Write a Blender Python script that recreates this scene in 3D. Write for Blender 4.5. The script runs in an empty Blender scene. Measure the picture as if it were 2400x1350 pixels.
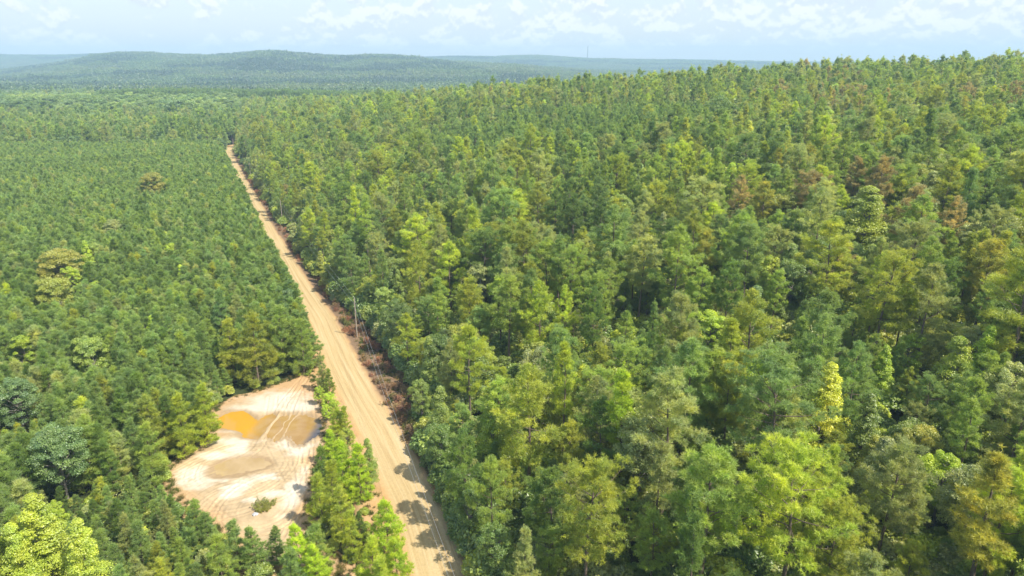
import bpy, math, random
import numpy as np
from math import radians, sin, cos, tan, pi, sqrt

# ------------------------------------------------------------------ camera, sky, sun, exposure
SC = bpy.context.scene
COL = SC.collection
CAM_H = 60.0
PITCH = radians(18.2)          # looking down
cam_d = bpy.data.cameras.new("camera")
cam_d.sensor_width = 36.0
cam_d.lens = 24.0
cam_d.clip_start = 0.5
cam_d.clip_end = 30000.0
cam = bpy.data.objects.new("camera", cam_d)
cam.location = (0, 0, CAM_H)
cam.rotation_euler = (radians(90) - PITCH, 0, 0)
COL.objects.link(cam)
SC.camera = cam

SUN_EL = radians(54)
SUN_AZ = radians(120)          # clockwise from +Y (the view direction)
sun_dir = (sin(SUN_AZ) * cos(SUN_EL), cos(SUN_AZ) * cos(SUN_EL), sin(SUN_EL))

world = bpy.data.worlds.new("World")
SC.world = world
world.use_nodes = True
wn = world.node_tree.nodes
wl = world.node_tree.links
wn.clear()


def N(tree, typ, **kw):
    n = tree.nodes.new(typ)
    for k, v in kw.items():
        if k.startswith("i_"):
            key = k[2:]
            key = int(key) if key.isdigit() else key.replace("_", " ")
            n.inputs[key].default_value = v
        else:
            setattr(n, k, v)
    return n


def build_world():
    t = world.node_tree
    out = N(t, "ShaderNodeOutputWorld")
    bg = N(t, "ShaderNodeBackground")
    bg.inputs["Strength"].default_value = 0.15
    sky = N(t, "ShaderNodeTexSky", sky_type="NISHITA", sun_disc=False)
    sky.sun_elevation = SUN_EL
    sky.sun_rotation = SUN_AZ
    sky.air_density = 1.0
    sky.dust_density = 1.6
    sky.ozone_density = 1.4
    tc = N(t, "ShaderNodeTexCoord")
    sep = N(t, "ShaderNodeSeparateXYZ")
    t.links.new(tc.outputs["Generated"], sep.inputs[0])

    def math(op, a, b=None, c=None, clamp=False):
        m = N(t, "ShaderNodeMath", operation=op, use_clamp=clamp)
        for i, v in enumerate((a, b, c)):
            if v is None:
                continue
            if isinstance(v, (int, float)):
                m.inputs[i].default_value = v
            else:
                t.links.new(v, m.inputs[i])
        return m.outputs[0]

    az = math("ARCTAN2", sep.outputs["X"], sep.outputs["Y"])
    el = math("ARCSINE", sep.outputs["Z"])

    def fbm(kx, ky, off, eloff, detail=9, rough=0.6, dist=0.3):
        # perspective: cloud bands get thinner towards the horizon
        e = math("POWER", math("MAXIMUM", math("ADD", el, eloff), 0.0005), 0.62)
        comb = N(t, "ShaderNodeCombineXYZ")
        t.links.new(math("MULTIPLY", az, kx), comb.inputs[0])
        t.links.new(math("MULTIPLY", e, ky), comb.inputs[1])
        comb.inputs[2].default_value = off
        n = N(t, "ShaderNodeTexNoise")
        n.inputs["Scale"].default_value = 1.0
        n.inputs["Detail"].default_value = detail
        n.inputs["Roughness"].default_value = rough
        n.inputs["Distortion"].default_value = dist
        t.links.new(comb.outputs[0], n.inputs["Vector"])
        return n.outputs["Fac"]

    def sstep(v, a, b):
        m = N(t, "ShaderNodeMapRange", interpolation_type="SMOOTHSTEP")
        m.inputs["From Min"].default_value = a
        m.inputs["From Max"].default_value = b
        t.links.new(v, m.inputs["Value"])
        return m.outputs["Result"]

    n1 = fbm(27.0, 17.0, 3.7, 0.0, 7, 0.54, 0.1)
    n1b = fbm(27.0, 17.0, 3.7, 0.006, 7, 0.54, 0.1)
    n2 = fbm(5.0, 7.0, 9.1, 0.0, 6, 0.55)
    # more cloud to the right and overhead, thin veil low down
    right = math("MULTIPLY", az, 0.09)
    dens = math("ADD", math("ADD", math("MULTIPLY", n1, 0.7), math("MULTIPLY", n2, 0.4)), right)
    mask = sstep(dens, 0.50, 0.575)
    fade = sstep(el, 0.006, 0.040)
    mask = math("MULTIPLY", mask, math("ADD", math("MULTIPLY", fade, 0.92), 0.0))
    # lit tops: where the cloud thins out above
    top = sstep(math("SUBTRACT", n1, n1b), -0.045, 0.05)
    ccol = N(t, "ShaderNodeMix", data_type="RGBA")
    ccol.inputs["A"].default_value = (3.25, 3.5, 3.8, 1)
    ccol.inputs["B"].default_value = (4.25, 4.3, 4.35, 1)
    t.links.new(top, ccol.inputs["Factor"])
    # pale summer veil over the whole low sky
    veil = N(t, "ShaderNodeMix", data_type="RGBA")
    vf = sstep(el, 0.30, 0.0)
    veil.inputs["B"].default_value = (3.28, 3.46, 3.70, 1)
    t.links.new(math("MULTIPLY", vf, 0.8), veil.inputs["Factor"])
    t.links.new(sky.outputs["Color"], veil.inputs["A"])
    mix = N(t, "ShaderNodeMix", data_type="RGBA")
    t.links.new(mask, mix.inputs["Factor"])
    t.links.new(veil.outputs["Result"], mix.inputs["A"])
    t.links.new(ccol.outputs["Result"], mix.inputs["B"])
    t.links.new(mix.outputs["Result"], bg.inputs["Color"])
    t.links.new(bg.outputs[0], out.inputs["Surface"])


build_world()

sun_d = bpy.data.lights.new("sun", "SUN")
sun_d.energy = 4.2
sun_d.angle = radians(0.53)
sun_d.color = (1.0, 0.94, 0.84)
sun = bpy.data.objects.new("sun", sun_d)
from mathutils import Vector
sun.rotation_euler = Vector(sun_dir).to_track_quat("Z", "Y").to_euler()
sun.location = (150, -40, 400)
COL.objects.link(sun)

SC.view_settings.view_transform = "Standard"
SC.view_settings.look = "None"
SC.view_settings.gamma = 1.0
SC.view_settings.exposure = 0.8
SC.view_settings.use_curve_mapping = False
cy = SC.cycles
cy.use_denoising = True
cy.max_bounces = 7
cy.diffuse_bounces = 5
cy.glossy_bounces = 2
cy.transmission_bounces = 5
cy.transparent_max_bounces = 8
cy.volume_bounces = 1
cy.use_adaptive_sampling = False
try:
    cy.denoiser = "OPENIMAGEDENOISE"
    cy.denoising_input_passes = "RGB_ALBEDO_NORMAL"
    cy.denoising_prefilter = "ACCURATE"
except Exception:
    pass

# ------------------------------------------------------------------ geometry of the place
FPX = 1600.0
CP, SP = cos(PITCH), sin(PITCH)


def ray(u, v):
    a = (u - 1200.0) / FPX
    b = -(v - 675.0) / FPX
    return np.array((a, CP + b * SP, -SP + b * CP))


def on_plane(u, v, z=0.0):
    d = ray(u, v)
    t = (z - CAM_H) / d[2]
    return d[0] * t, d[1] * t


def project(x, y, z):
    """world -> pixel of the 2400 x 1350 frame, depth"""
    dz = z - CAM_H
    depth = y * CP - dz * SP
    up = y * SP + dz * CP
    return 1200 + FPX * x / depth, 675 - FPX * up / depth, depth


# centre line of the dirt road
ROAD = np.array([(12.5, -60.0), (7.5, 0.0), (-1.5, 44.0), (-10.0, 72.7), (-13.4, 81.5), (-18.2, 94.6), (-23.6, 105.3), (-29.6, 118.2), (-35.6, 132.0), (-44.0, 151.6),
                 (-64.3, 192.6), (-99.0, 267.0), (-144.5, 365.0), (-188.5, 461.0), (-209.0, 508.0), (-214.0, 530.0), (-206.0, 556.0),
                 (-180.0, 580.0)])


def edge_right(y):
    """how far right of the road the trees begin"""
    return np.interp(y, (60, 94, 104, 116, 150, 172, 200), (4.7, 4.7, 6.8, 10.6, 10.2, 6.8, 5.5))


def road_x(y):
    yy = np.array([p[1] for p in ROAD])
    xx = np.array([p[0] for p in ROAD])
    y = np.asarray(y, float)
    return (np.interp(y - 9, yy, xx) + np.interp(y, yy, xx) + np.interp(y + 9, yy, xx)) / 3


def road_s(x, y):
    """signed distance right of the road's centre line"""
    y = np.asarray(y, float)
    yc = np.clip(y, -60, 500)
    dx = (road_x(yc + 6) - road_x(yc - 6)) / 12.0
    return (np.asarray(x, float) - (road_x(yc) + dx * (y - yc))) / np.sqrt(1 + dx * dx)


def vnoise(x, y, seed=0):
    """smooth value noise in numpy, about -1 .. 1"""
    x = np.asarray(x, float); y = np.asarray(y, float)
    xi = np.floor(x).astype(np.int64); yi = np.floor(y).astype(np.int64)
    fx = x - xi; fy = y - yi
    fx = fx * fx * (3 - 2 * fx); fy = fy * fy * (3 - 2 * fy)

    def h(a, b):
        n = (a * 374761393 + b * 668265263 + seed * 974711) & 0xFFFFFFFF
        n = ((n ^ (n >> 13)) * 1274126177) & 0xFFFFFFFF
        n = n ^ (n >> 16)
        return (n & 0xFFFF) / 32767.5 - 1.0
    return ((h(xi, yi) * (1 - fx) + h(xi + 1, yi) * fx) * (1 - fy)
            + (h(xi, yi + 1) * (1 - fx) + h(xi + 1, yi + 1) * fx) * fy)


def fbm2(x, y, seed=0, octv=4):
    v = 0; a = 0.5; s = 1.0
    for k in range(octv):
        v = v + a * vnoise(np.asarray(x) * s, np.asarray(y) * s, seed + k * 17)
        a *= 0.5; s *= 2.03
    return v


def sst(a, b, v):
    t = np.clip((np.asarray(v, float) - a) / (b - a), 0, 1)
    return t * t * (3 - 2 * t)


SKY1_U = np.array([-900, -300, 0, 90, 160, 260, 330, 400, 500, 570, 640, 720, 800, 900, 960, 1010, 1150, 1400, 2000, 4000])
SKY1_V = np.array([150, 166, 164, 155, 145, 125, 124, 127, 131, 126, 121, 128, 133, 129, 133, 140, 150, 165, 175, 180])
SKY2_U = np.array([-2500, -600, 0, 130, 260, 600, 960, 1010, 1080, 1160, 1230, 1290, 1370, 1480, 1600, 1850, 2400, 5000])
SKY2_V = np.array([136, 132, 130, 131, 128, 134, 138, 135, 133, 134, 131, 133, 138, 140, 141, 146, 148, 146])


def terrain(x, y):
    x = np.asarray(x, float); y = np.asarray(y, float)
    s = road_s(x, y)
    # slope rising right of the road, its crest falling away far ahead
    g = 56.0 * (1 - np.exp(-np.maximum(s - 9, 0) / 300.0))
    edge = 560 + 0.12 * np.clip(x, -400, 900) + 40 * vnoise(x / 260.0, y / 260.0, 5)
    g = g * (1 - sst(-90, 420, y - edge))
    bump = 2.6 * fbm2(x / 90.0, y / 90.0, 3, 3) * sst(12, 60, s)
    g = g + bump
    # left side nearly flat with a gentle roll
    l = 1.1 * fbm2(x / 80.0, y / 80.0, 8, 2) * sst(45, 110, -s)
    # far hills
    yy = np.maximum(y, 100.0)
    u = 1200 + FPX * x / (yy * CP)
    d1 = 3050 + 260 * fbm2(u / 420.0, 0 * u, 21, 2)
    v1 = np.interp(u, SKY1_U, SKY1_V)
    z1 = CAM_H + (149 - v1) / FPX * CP * 1.02 * d1 - 15
    v2 = np.interp(u, SKY2_U, SKY2_V)
    d2 = 4900.0
    z2 = CAM_H + (149 - v2) / FPX * CP * 1.02 * d2 - 15
    r1 = np.maximum(z1, 0) * sst(1750, d1, y) * (1 - 0.35 * sst(d1, d1 + 900, y))
    fold = 26 * fbm2(x / 420.0, y / 520.0, 31, 3) * sst(1700, 2300, y) * (1 - sst(d1 * 0.86, d1, y))
    r2 = np.maximum(z2, 0) * sst(3500, d2, y)
    far = np.maximum(r1 + fold, r2)
    far = far + 3.5 * fbm2(x / 240.0, y / 240.0, 44, 3) * sst(600, 1000, y)
    base = -0.15 * (1 - sst(20, 40, np.abs(s)))
    return base + np.where(s > 0, g, l) * (1 - sst(1000, 1600, y)) + far


def th(x, y):
    return float(terrain(np.array([x]), np.array([y]))[0])


def locate(u, v, H):
    """where a thing of height H has to stand for its top to be seen along this sight line"""
    d = ray(u, v)
    t = np.arange(30, 900, 0.5)
    hit = CAM_H + d[2] * t <= terrain(d[0] * t, d[1] * t) + H
    k = t[np.argmax(hit)] if hit.any() else 900.0
    return d[0] * k, d[1] * k


# ------------------------------------------------------------------ scene helpers
def tag(o, label=None, cat=None, group=None, kind=None):
    if label: o["label"] = label
    if cat: o["category"] = cat
    if group: o["group"] = group
    if kind: o["kind"] = kind
    return o


def mesh_obj(name, me, mat=None, parent=None, loc=None):
    o = bpy.data.objects.new(name, me)
    if mat is not None and len(me.materials) == 0:
        me.materials.append(mat)
    COL.objects.link(o)
    if parent is not None: o.parent = parent
    if loc is not None: o.location = loc
    return o


def empty(name, loc, rz=0.0, sc=1.0):
    o = bpy.data.objects.new(name, None)
    o.empty_display_size = 0.5
    COL.objects.link(o)
    o.location = loc
    o.rotation_euler = (0, 0, rz)
    o.scale = (sc, sc, sc)
    return o


def np_mesh(name, V, F, tone=None, smooth=False, uv=None, col=None, mat=None, bloom=None):
    """V (n,3), F (m,k) of one polygon size"""
    V = np.asarray(V, np.float32); F = np.asarray(F, np.int32)
    me = bpy.data.meshes.new(name)
    me.vertices.add(len(V)); me.vertices.foreach_set("co", V.ravel())
    k = F.shape[1]
    me.loops.add(F.size); me.loops.foreach_set("vertex_index", F.ravel())
    me.polygons.add(len(F))
    me.polygons.foreach_set("loop_start", np.arange(0, F.size, k, dtype=np.int32))
    try:
        me.polygons.foreach_set("loop_total", np.full(len(F), k, np.int32))
    except Exception:
        pass
    me.update(calc_edges=True)
    if tone is not None:
        a = me.attributes.new("tone", "FLOAT", "POINT")
        a.data.foreach_set("value", np.asarray(tone, np.float32))
    if bloom is not None:
        a = me.attributes.new("bloom", "FLOAT_VECTOR", "POINT")
        a.data.foreach_set("vector", np.asarray(bloom, np.float32).ravel())
    if uv is not None:
        a = me.attributes.new("lane", "FLOAT_VECTOR", "POINT")
        a.data.foreach_set("vector", np.asarray(uv, np.float32).ravel())
    if col is not None:
        a = me.attributes.new("sand", "FLOAT_COLOR", "POINT")
        c = np.ones((len(V), 4), np.float32); c[:, :3] = col
        a.data.foreach_set("color", c.ravel())
    if smooth:
        me.polygons.foreach_set("use_smooth", np.ones(len(F), bool))
    if mat is not None:
        me.materials.append(mat)
    me.validate()
    return me


def unit(v):
    return v / np.maximum(np.linalg.norm(v, axis=-1, keepdims=True), 1e-9)


def rand_unit(rng, n):
    return unit(rng.normal(size=(n, 3)))


class Geo:
    """collects triangles with a tone value"""
    def __init__(self): self.V = []; self.F = []; self.T = []; self.B = []; self.n = 0

    def add(self, V, F, tone, bloom=(0, 0, 1.0)):
        V = np.asarray(V, float).reshape(-1, 3); F = np.asarray(F, int)
        self.V.append(V); self.F.append(F + self.n); self.n += len(V)
        self.T.append(np.broadcast_to(np.asarray(tone, float), (len(V),)))
        self.B.append(np.broadcast_to(np.asarray(bloom, float), (len(V), 3)))

    def tube(self, pts, rad, sides=6, tone=0.5):
        pts = np.asarray(pts, float); rad = np.asarray(rad, float)
        n = len(pts)
        d = unit(np.gradient(pts, axis=0))
        ref = np.array((1.0, 0.0, 0.0)) if abs(d[0][0]) < 0.8 else np.array((0.0, 1.0, 0.0))
        a = unit(np.cross(d, ref)); b = np.cross(d, a)
        th_ = np.linspace(0, 2 * pi, sides, endpoint=False)
        ring = (a[:, None, :] * np.cos(th_)[None, :, None] + b[:, None, :] * np.sin(th_)[None, :, None]) * rad[:, None, None]
        V = (pts[:, None, :] + ring).reshape(-1, 3)
        F = []
        for i in range(n - 1):
            for j in range(sides):
                p = i * sides + j; q = i * sides + (j + 1) % sides
                F.append((p, q, q + sides)); F.append((p, q + sides, p + sides))
        self.add(V, F, tone)

    def blades(self, rng, C, D, tones, nb, L, W, bias, droop=0.0):
        """bursts of needles: nb thin triangles at every centre C, leaning along D"""
        n = len(C)
        d = unit(D[:, None, :] * bias + rng.normal(size=(n, nb, 3)))
        d[..., 2] -= droop
        d = unit(d)
        perp = unit(np.cross(d, rng.normal(size=(n, nb, 3))))
        ll = L * rng.uniform(0.65, 1.15, (n, nb, 1)); ww = W * rng.uniform(0.7, 1.3, (n, nb, 1))
        c = C[:, None, :] + d * ll * 0.08
        V = np.stack((c - perp * ww * 0.5, c + perp * ww * 0.5, c + d * ll), axis=2).reshape(-1, 3)
        F = np.arange(n * nb * 3).reshape(-1, 3)
        T = np.repeat(np.clip(tones[:, None] + rng.normal(0, 0.07, (n, nb)), 0, 1).ravel(), 3)
        rad = C.copy(); rad[:, 2] = 0; rad = unit(rad)
        bl = unit(d * 0.75 + D[:, None, :] * 0.35 + rad[:, None, :] * 0.35 + np.array((0, 0, 0.25)))
        self.add(V, F, T, np.repeat(bl.reshape(-1, 3), 3, axis=0))

    def leaves(self, rng, C, Nn, tones, size, asp=0.7, out=None):
        """diamond leaves (two triangles folded along the rib) with normals Nn"""
        n = len(C)
        t = unit(np.cross(Nn, rng.normal(size=(n, 3)))); b = np.cross(Nn, t)
        s = size * rng.uniform(0.6, 1.25, (n, 1))
        p0 = C - t * s * 0.5; p1 = C + b * s * 0.5 * asp - Nn * s * 0.12; p2 = C + t * s * 0.5; p3 = C - b * s * 0.5 * asp - Nn * s * 0.12
        V = np.stack((p0, p1, p2, p3), axis=1).reshape(-1, 3)
        i = np.arange(n) * 4
        F = np.concatenate((np.stack((i, i + 1, i + 2), 1), np.stack((i, i + 2, i + 3), 1)))
        bl = Nn if out is None else unit(Nn * 0.55 + out * 0.6 + np.array((0, 0, 0.2)))
        self.add(V, F, np.repeat(tones, 4), np.repeat(bl, 4, axis=0))

    def mesh(self, name, mat, smooth=False):
        V = np.concatenate(self.V); F = np.concatenate(self.F); T = np.concatenate(self.T)
        return np_mesh(name, V, F, tone=T, mat=mat, smooth=smooth, bloom=np.concatenate(self.B))


# ------------------------------------------------------------------ materials
def new_mat(name):
    m = bpy.data.materials.new(name)
    m.use_nodes = True
    m.node_tree.nodes.clear()
    return m, m.node_tree


def ramp(t, fac, stops):
    r = N(t, "ShaderNodeValToRGB")
    el = r.color_ramp.elements
    while len(el) < len(stops): el.new(0.5)
    for e, (p, c) in zip(el, stops):
        e.position = p; e.color = (*c, 1)
    t.links.new(fac, r.inputs[0])
    return r.outputs[0]


def noise_fac(t, vec, scale, detail=5, rough=0.55, dist=0.0):
    n = N(t, "ShaderNodeTexNoise")
    n.inputs["Scale"].default_value = scale
    n.inputs["Detail"].default_value = detail
    n.inputs["Roughness"].default_value = rough
    n.inputs["Distortion"].default_value = dist
    if vec is not None: t.links.new(vec, n.inputs["Vector"])
    return n.outputs["Fac"]


def mixc(t, fac, a, b, mode="MIX"):
    m = N(t, "ShaderNodeMix", data_type="RGBA", blend_type=mode)
    for key, v in (("Factor", fac), ("A", a), ("B", b)):
        if isinstance(v, tuple): m.inputs[key].default_value = (*v, 1)
        elif isinstance(v, (int, float)): m.inputs[key].default_value = v
        else: t.links.new(v, m.inputs[key])
    return m.outputs["Result"]


def leaf_material(name, trans, rough, gloss, warm=(1.28, 1.20, 0.84), dark=(0.68, 0.70, 0.70)):
    """foliage: every tree brings its own leaf colour (object colour), sprays vary around it"""
    m, t = new_mat(name)
    oi = N(t, "ShaderNodeObjectInfo")
    at = N(t, "ShaderNodeAttribute", attribute_name="tone")
    ti = N(t, "ShaderNodeAttribute", attribute_name="tint", attribute_type="INSTANCER")
    lo = mixc(t, 1.0, ti.outputs["Color"], dark, "MULTIPLY")
    hi = mixc(t, 1.0, ti.outputs["Color"], warm, "MULTIPLY")
    c = mixc(t, at.outputs["Fac"], lo, hi)
    tco = N(t, "ShaderNodeTexCoord")
    ofs = N(t, "ShaderNodeVectorMath", operation="MULTIPLY_ADD")
    ofs.inputs[0].default_value = (37.0, 11.0, 23.0)
    t.links.new(oi.outputs["Random"], ofs.inputs[1]); t.links.new(tco.outputs["Object"], ofs.inputs[2])
    pf = noise_fac(t, ofs.outputs[0], 0.38, 2, 0.5)
    pc = ramp(t, pf, [(0.34, (0.86, 0.93, 1.02)), (0.66, (1.13, 1.06, 0.90))])
    c = mixc(t, 1.0, c, pc, "MULTIPLY")
    hsv = N(t, "ShaderNodeHueSaturation")
    mr = N(t, "ShaderNodeMapRange"); mr.inputs["To Min"].default_value = 0.84; mr.inputs["To Max"].default_value = 1.16
    t.links.new(oi.outputs["Random"], mr.inputs["Value"])
    t.links.new(mr.outputs[0], hsv.inputs["Value"])
    t.links.new(c, hsv.inputs["Color"])
    c = hsv.outputs[0]
    pr = N(t, "ShaderNodeBsdfPrincipled")
    pr.inputs["Roughness"].default_value = rough
    pr.inputs["Specular IOR Level"].default_value = gloss
    t.links.new(c, pr.inputs["Base Color"])
    tr = N(t, "ShaderNodeBsdfTranslucent")
    tc = mixc(t, 1.0, c, (1.06 * trans, 1.08 * trans, 0.70 * trans), "MULTIPLY")
    t.links.new(tc, tr.inputs["Color"])
    mx = N(t, "ShaderNodeAddShader")
    t.links.new(pr.outputs[0], mx.inputs[0]); t.links.new(tr.outputs[0], mx.inputs[1])
    out = N(t, "ShaderNodeOutputMaterial")
    t.links.new(mx.outputs[0], out.inputs["Surface"])
    return m


def bark_material(name, a, b):
    m, t = new_mat(name)
    tc = N(t, "ShaderNodeTexCoord")
    mp = N(t, "ShaderNodeMapping"); mp.inputs["Scale"].default_value = (3, 3, 0.7)
    t.links.new(tc.outputs["Object"], mp.inputs[0])
    f = noise_fac(t, mp.outputs[0], 2.0, 6, 0.65)
    c = ramp(t, f, [(0.3, a), (0.7, b)])
    pr = N(t, "ShaderNodeBsdfPrincipled"); pr.inputs["Roughness"].default_value = 0.9
    t.links.new(c, pr.inputs["Base Color"])
    bp = N(t, "ShaderNodeBump"); bp.inputs["Strength"].default_value = 0.6; bp.inputs["Distance"].default_value = 0.05
    t.links.new(f, bp.inputs["Height"]); t.links.new(bp.outputs[0], pr.inputs["Normal"])
    out = N(t, "ShaderNodeOutputMaterial"); t.links.new(pr.outputs[0], out.inputs[0])
    return m


M_NEEDLE = leaf_material("pine_needles", 0.95, 0.5, 0.35)
M_LEAF = leaf_material("broad_leaves", 0.85, 0.42, 0.55)
M_DEAD = leaf_material("dead_leaves", 0.4, 0.8, 0.1, warm=(1.3, 1.15, 1.0), dark=(0.6, 0.6, 0.62))
M_BARK = bark_material("pine_bark", (0.09, 0.065, 0.05), (0.24, 0.18, 0.14))
M_BARK2 = bark_material("grey_bark", (0.12, 0.105, 0.09), (0.30, 0.27, 0.24))


def ground_material():
    m, t = new_mat("forest_floor")
    g = N(t, "ShaderNodeNewGeometry")
    f1 = noise_fac(t, g.outputs["Position"], 0.35, 8, 0.7)
    f2 = noise_fac(t, g.outputs["Position"], 0.02, 4, 0.6)
    c1 = ramp(t, f1, [(0.25, (0.030, 0.034, 0.014)), (0.5, (0.055, 0.060, 0.022)), (0.62, (0.090, 0.068, 0.038)), (0.8, (0.12, 0.085, 0.05))])
    c2 = ramp(t, f1, [(0.25, (0.022, 0.036, 0.012)), (0.75, (0.06, 0.085, 0.024))])
    c = mixc(t, f2, c1, c2)
    pr = N(t, "ShaderNodeBsdfPrincipled"); pr.inputs["Roughness"].default_value = 0.95
    pr.inputs["Specular IOR Level"].default_value = 0.1
    t.links.new(c, pr.inputs["Base Color"])
    bp = N(t, "ShaderNodeBump"); bp.inputs["Strength"].default_value = 0.8; bp.inputs["Distance"].default_value = 0.4
    t.links.new(f1, bp.inputs["Height"]); t.links.new(bp.outputs[0], pr.inputs["Normal"])
    out = N(t, "ShaderNodeOutputMaterial"); t.links.new(pr.outputs[0], out.inputs[0])
    return m


def road_material():
    m, t = new_mat("dirt_road")
    at = N(t, "ShaderNodeAttribute", attribute_name="lane")
    g = N(t, "ShaderNodeNewGeometry")
    sep = N(t, "ShaderNodeSeparateXYZ"); t.links.new(at.outputs["Vector"], sep.inputs[0])
    # streaks drawn out along the road
    mp = N(t, "ShaderNodeMapping"); mp.inputs["Scale"].default_value = (1.5, 0.03, 1)
    t.links.new(at.outputs["Vector"], mp.inputs[0])
    streak = noise_fac(t, mp.outputs[0], 1.0, 7, 0.62, 0.15)
    mp2 = N(t, "ShaderNodeMapping"); mp2.inputs["Scale"].default_value = (5.0, 0.07, 1)
    t.links.new(at.outputs["Vector"], mp2.inputs[0])
    streak2 = noise_fac(t, mp2.outputs[0], 1.0, 5, 0.6)
    patch = noise_fac(t, g.outputs["Position"], 0.25, 6, 0.6, 0.4)
    grain = noise_fac(t, g.outputs["Position"], 3.5, 6, 0.7)
    c = ramp(t, streak, [(0.30, (0.36, 0.245, 0.11)), (0.44, (0.46, 0.335, 0.155)), (0.55, (0.52, 0.395, 0.20)), (0.70, (0.58, 0.465, 0.27))])
    c2 = ramp(t, streak2, [(0.3, (0.27, 0.18, 0.10)), (0.7, (0.46, 0.345, 0.22))])
    c = mixc(t, 0.16, c, c2)
    oran = ramp(t, patch, [(0.3, (0.46, 0.27, 0.11)), (0.7, (0.50, 0.345, 0.18))])
    # verge: orange clay banks, then leaf litter
    mr = N(t, "ShaderNodeMath", operation="ABSOLUTE"); t.links.new(sep.outputs["X"], mr.inputs[0])
    pm = N(t, "ShaderNodeMath", operation="MULTIPLY_ADD"); t.links.new(patch, pm.inputs[0]); pm.inputs[1].default_value = 2.4; t.links.new(mr.outputs[0], pm.inputs[2])
    e1 = N(t, "ShaderNodeMapRange", interpolation_type="SMOOTHSTEP"); e1.inputs["From Min"].default_value = 3.9; e1.inputs["From Max"].default_value = 4.9
    t.links.new(pm.outputs[0], e1.inputs["Value"])
    c = mixc(t, e1.outputs[0], c, oran)
    litter = ramp(t, grain, [(0.3, (0.10, 0.065, 0.04)), (0.55, (0.22, 0.145, 0.085)), (0.75, (0.36, 0.25, 0.14))])
    gm = N(t, "ShaderNodeMath", operation="MULTIPLY_ADD"); t.links.new(grain, gm.inputs[0]); gm.inputs[1].default_value = 2.5; t.links.new(pm.outputs[0], gm.inputs[2])
    # more litter on the right bank than on the left
    sm = N(t, "ShaderNodeMath", operation="MULTIPLY_ADD"); t.links.new(sep.outputs["X"], sm.inputs[0]); sm.inputs[1].default_value = 0.40; t.links.new(gm.outputs[0], sm.inputs[2])
    e2 = N(t, "ShaderNodeMapRange", interpolation_type="SMOOTHSTEP"); e2.inputs["From Min"].default_value = 7.0; e2.inputs["From Max"].default_value = 8.6
    t.links.new(sm.outputs[0], e2.inputs["Value"])
    c = mixc(t, e2.outputs[0], c, litter)
    gr = ramp(t, grain, [(0.3, (0.85, 0.85, 0.85)), (0.7, (1.08, 1.08, 1.08))])
    c = mixc(t, 1.0, c, gr, "MULTIPLY")
    pr = N(t, "ShaderNodeBsdfPrincipled"); pr.inputs["Roughness"].default_value = 0.95
    pr.inputs["Specular IOR Level"].default_value = 0.15
    t.links.new(c, pr.inputs["Base Color"])
    bp = N(t, "ShaderNodeBump"); bp.inputs["Strength"].default_value = 0.5; bp.inputs["Distance"].default_value = 0.12
    sm2 = N(t, "ShaderNodeMath", operation="ADD"); t.links.new(streak2, sm2.inputs[0]); t.links.new(grain, sm2.inputs[1])
    t.links.new(sm2.outputs[0], bp.inputs["Height"]); t.links.new(bp.outputs[0], pr.inputs["Normal"])
    out = N(t, "ShaderNodeOutputMaterial"); t.links.new(pr.outputs[0], out.inputs[0])
    return m


def sand_material():
    m, t = new_mat("clearing_sand")
    at = N(t, "ShaderNodeAttribute", attribute_name="sand")
    g = N(t, "ShaderNodeNewGeometry")
    grain = noise_fac(t, g.outputs["Position"], 2.2, 8, 0.7)
    gr = ramp(t, grain, [(0.3, (0.86, 0.84, 0.82)), (0.7, (1.07, 1.07, 1.07))])
    c = mixc(t, 1.0, at.outputs["Color"], gr, "MULTIPLY")
    pr = N(t, "ShaderNodeBsdfPrincipled"); pr.inputs["Roughness"].default_value = 0.9
    pr.inputs["Specular IOR Level"].default_value = 0.2
    t.links.new(c, pr.inputs["Base Color"])
    bp = N(t, "ShaderNodeBump"); bp.inputs["Strength"].default_value = 0.4; bp.inputs["Distance"].default_value = 0.08
    t.links.new(grain, bp.inputs["Height"]); t.links.new(bp.outputs[0], pr.inputs["Normal"])
    out = N(t, "ShaderNodeOutputMaterial"); t.links.new(pr.outputs[0], out.inputs[0])
    return m


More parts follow.
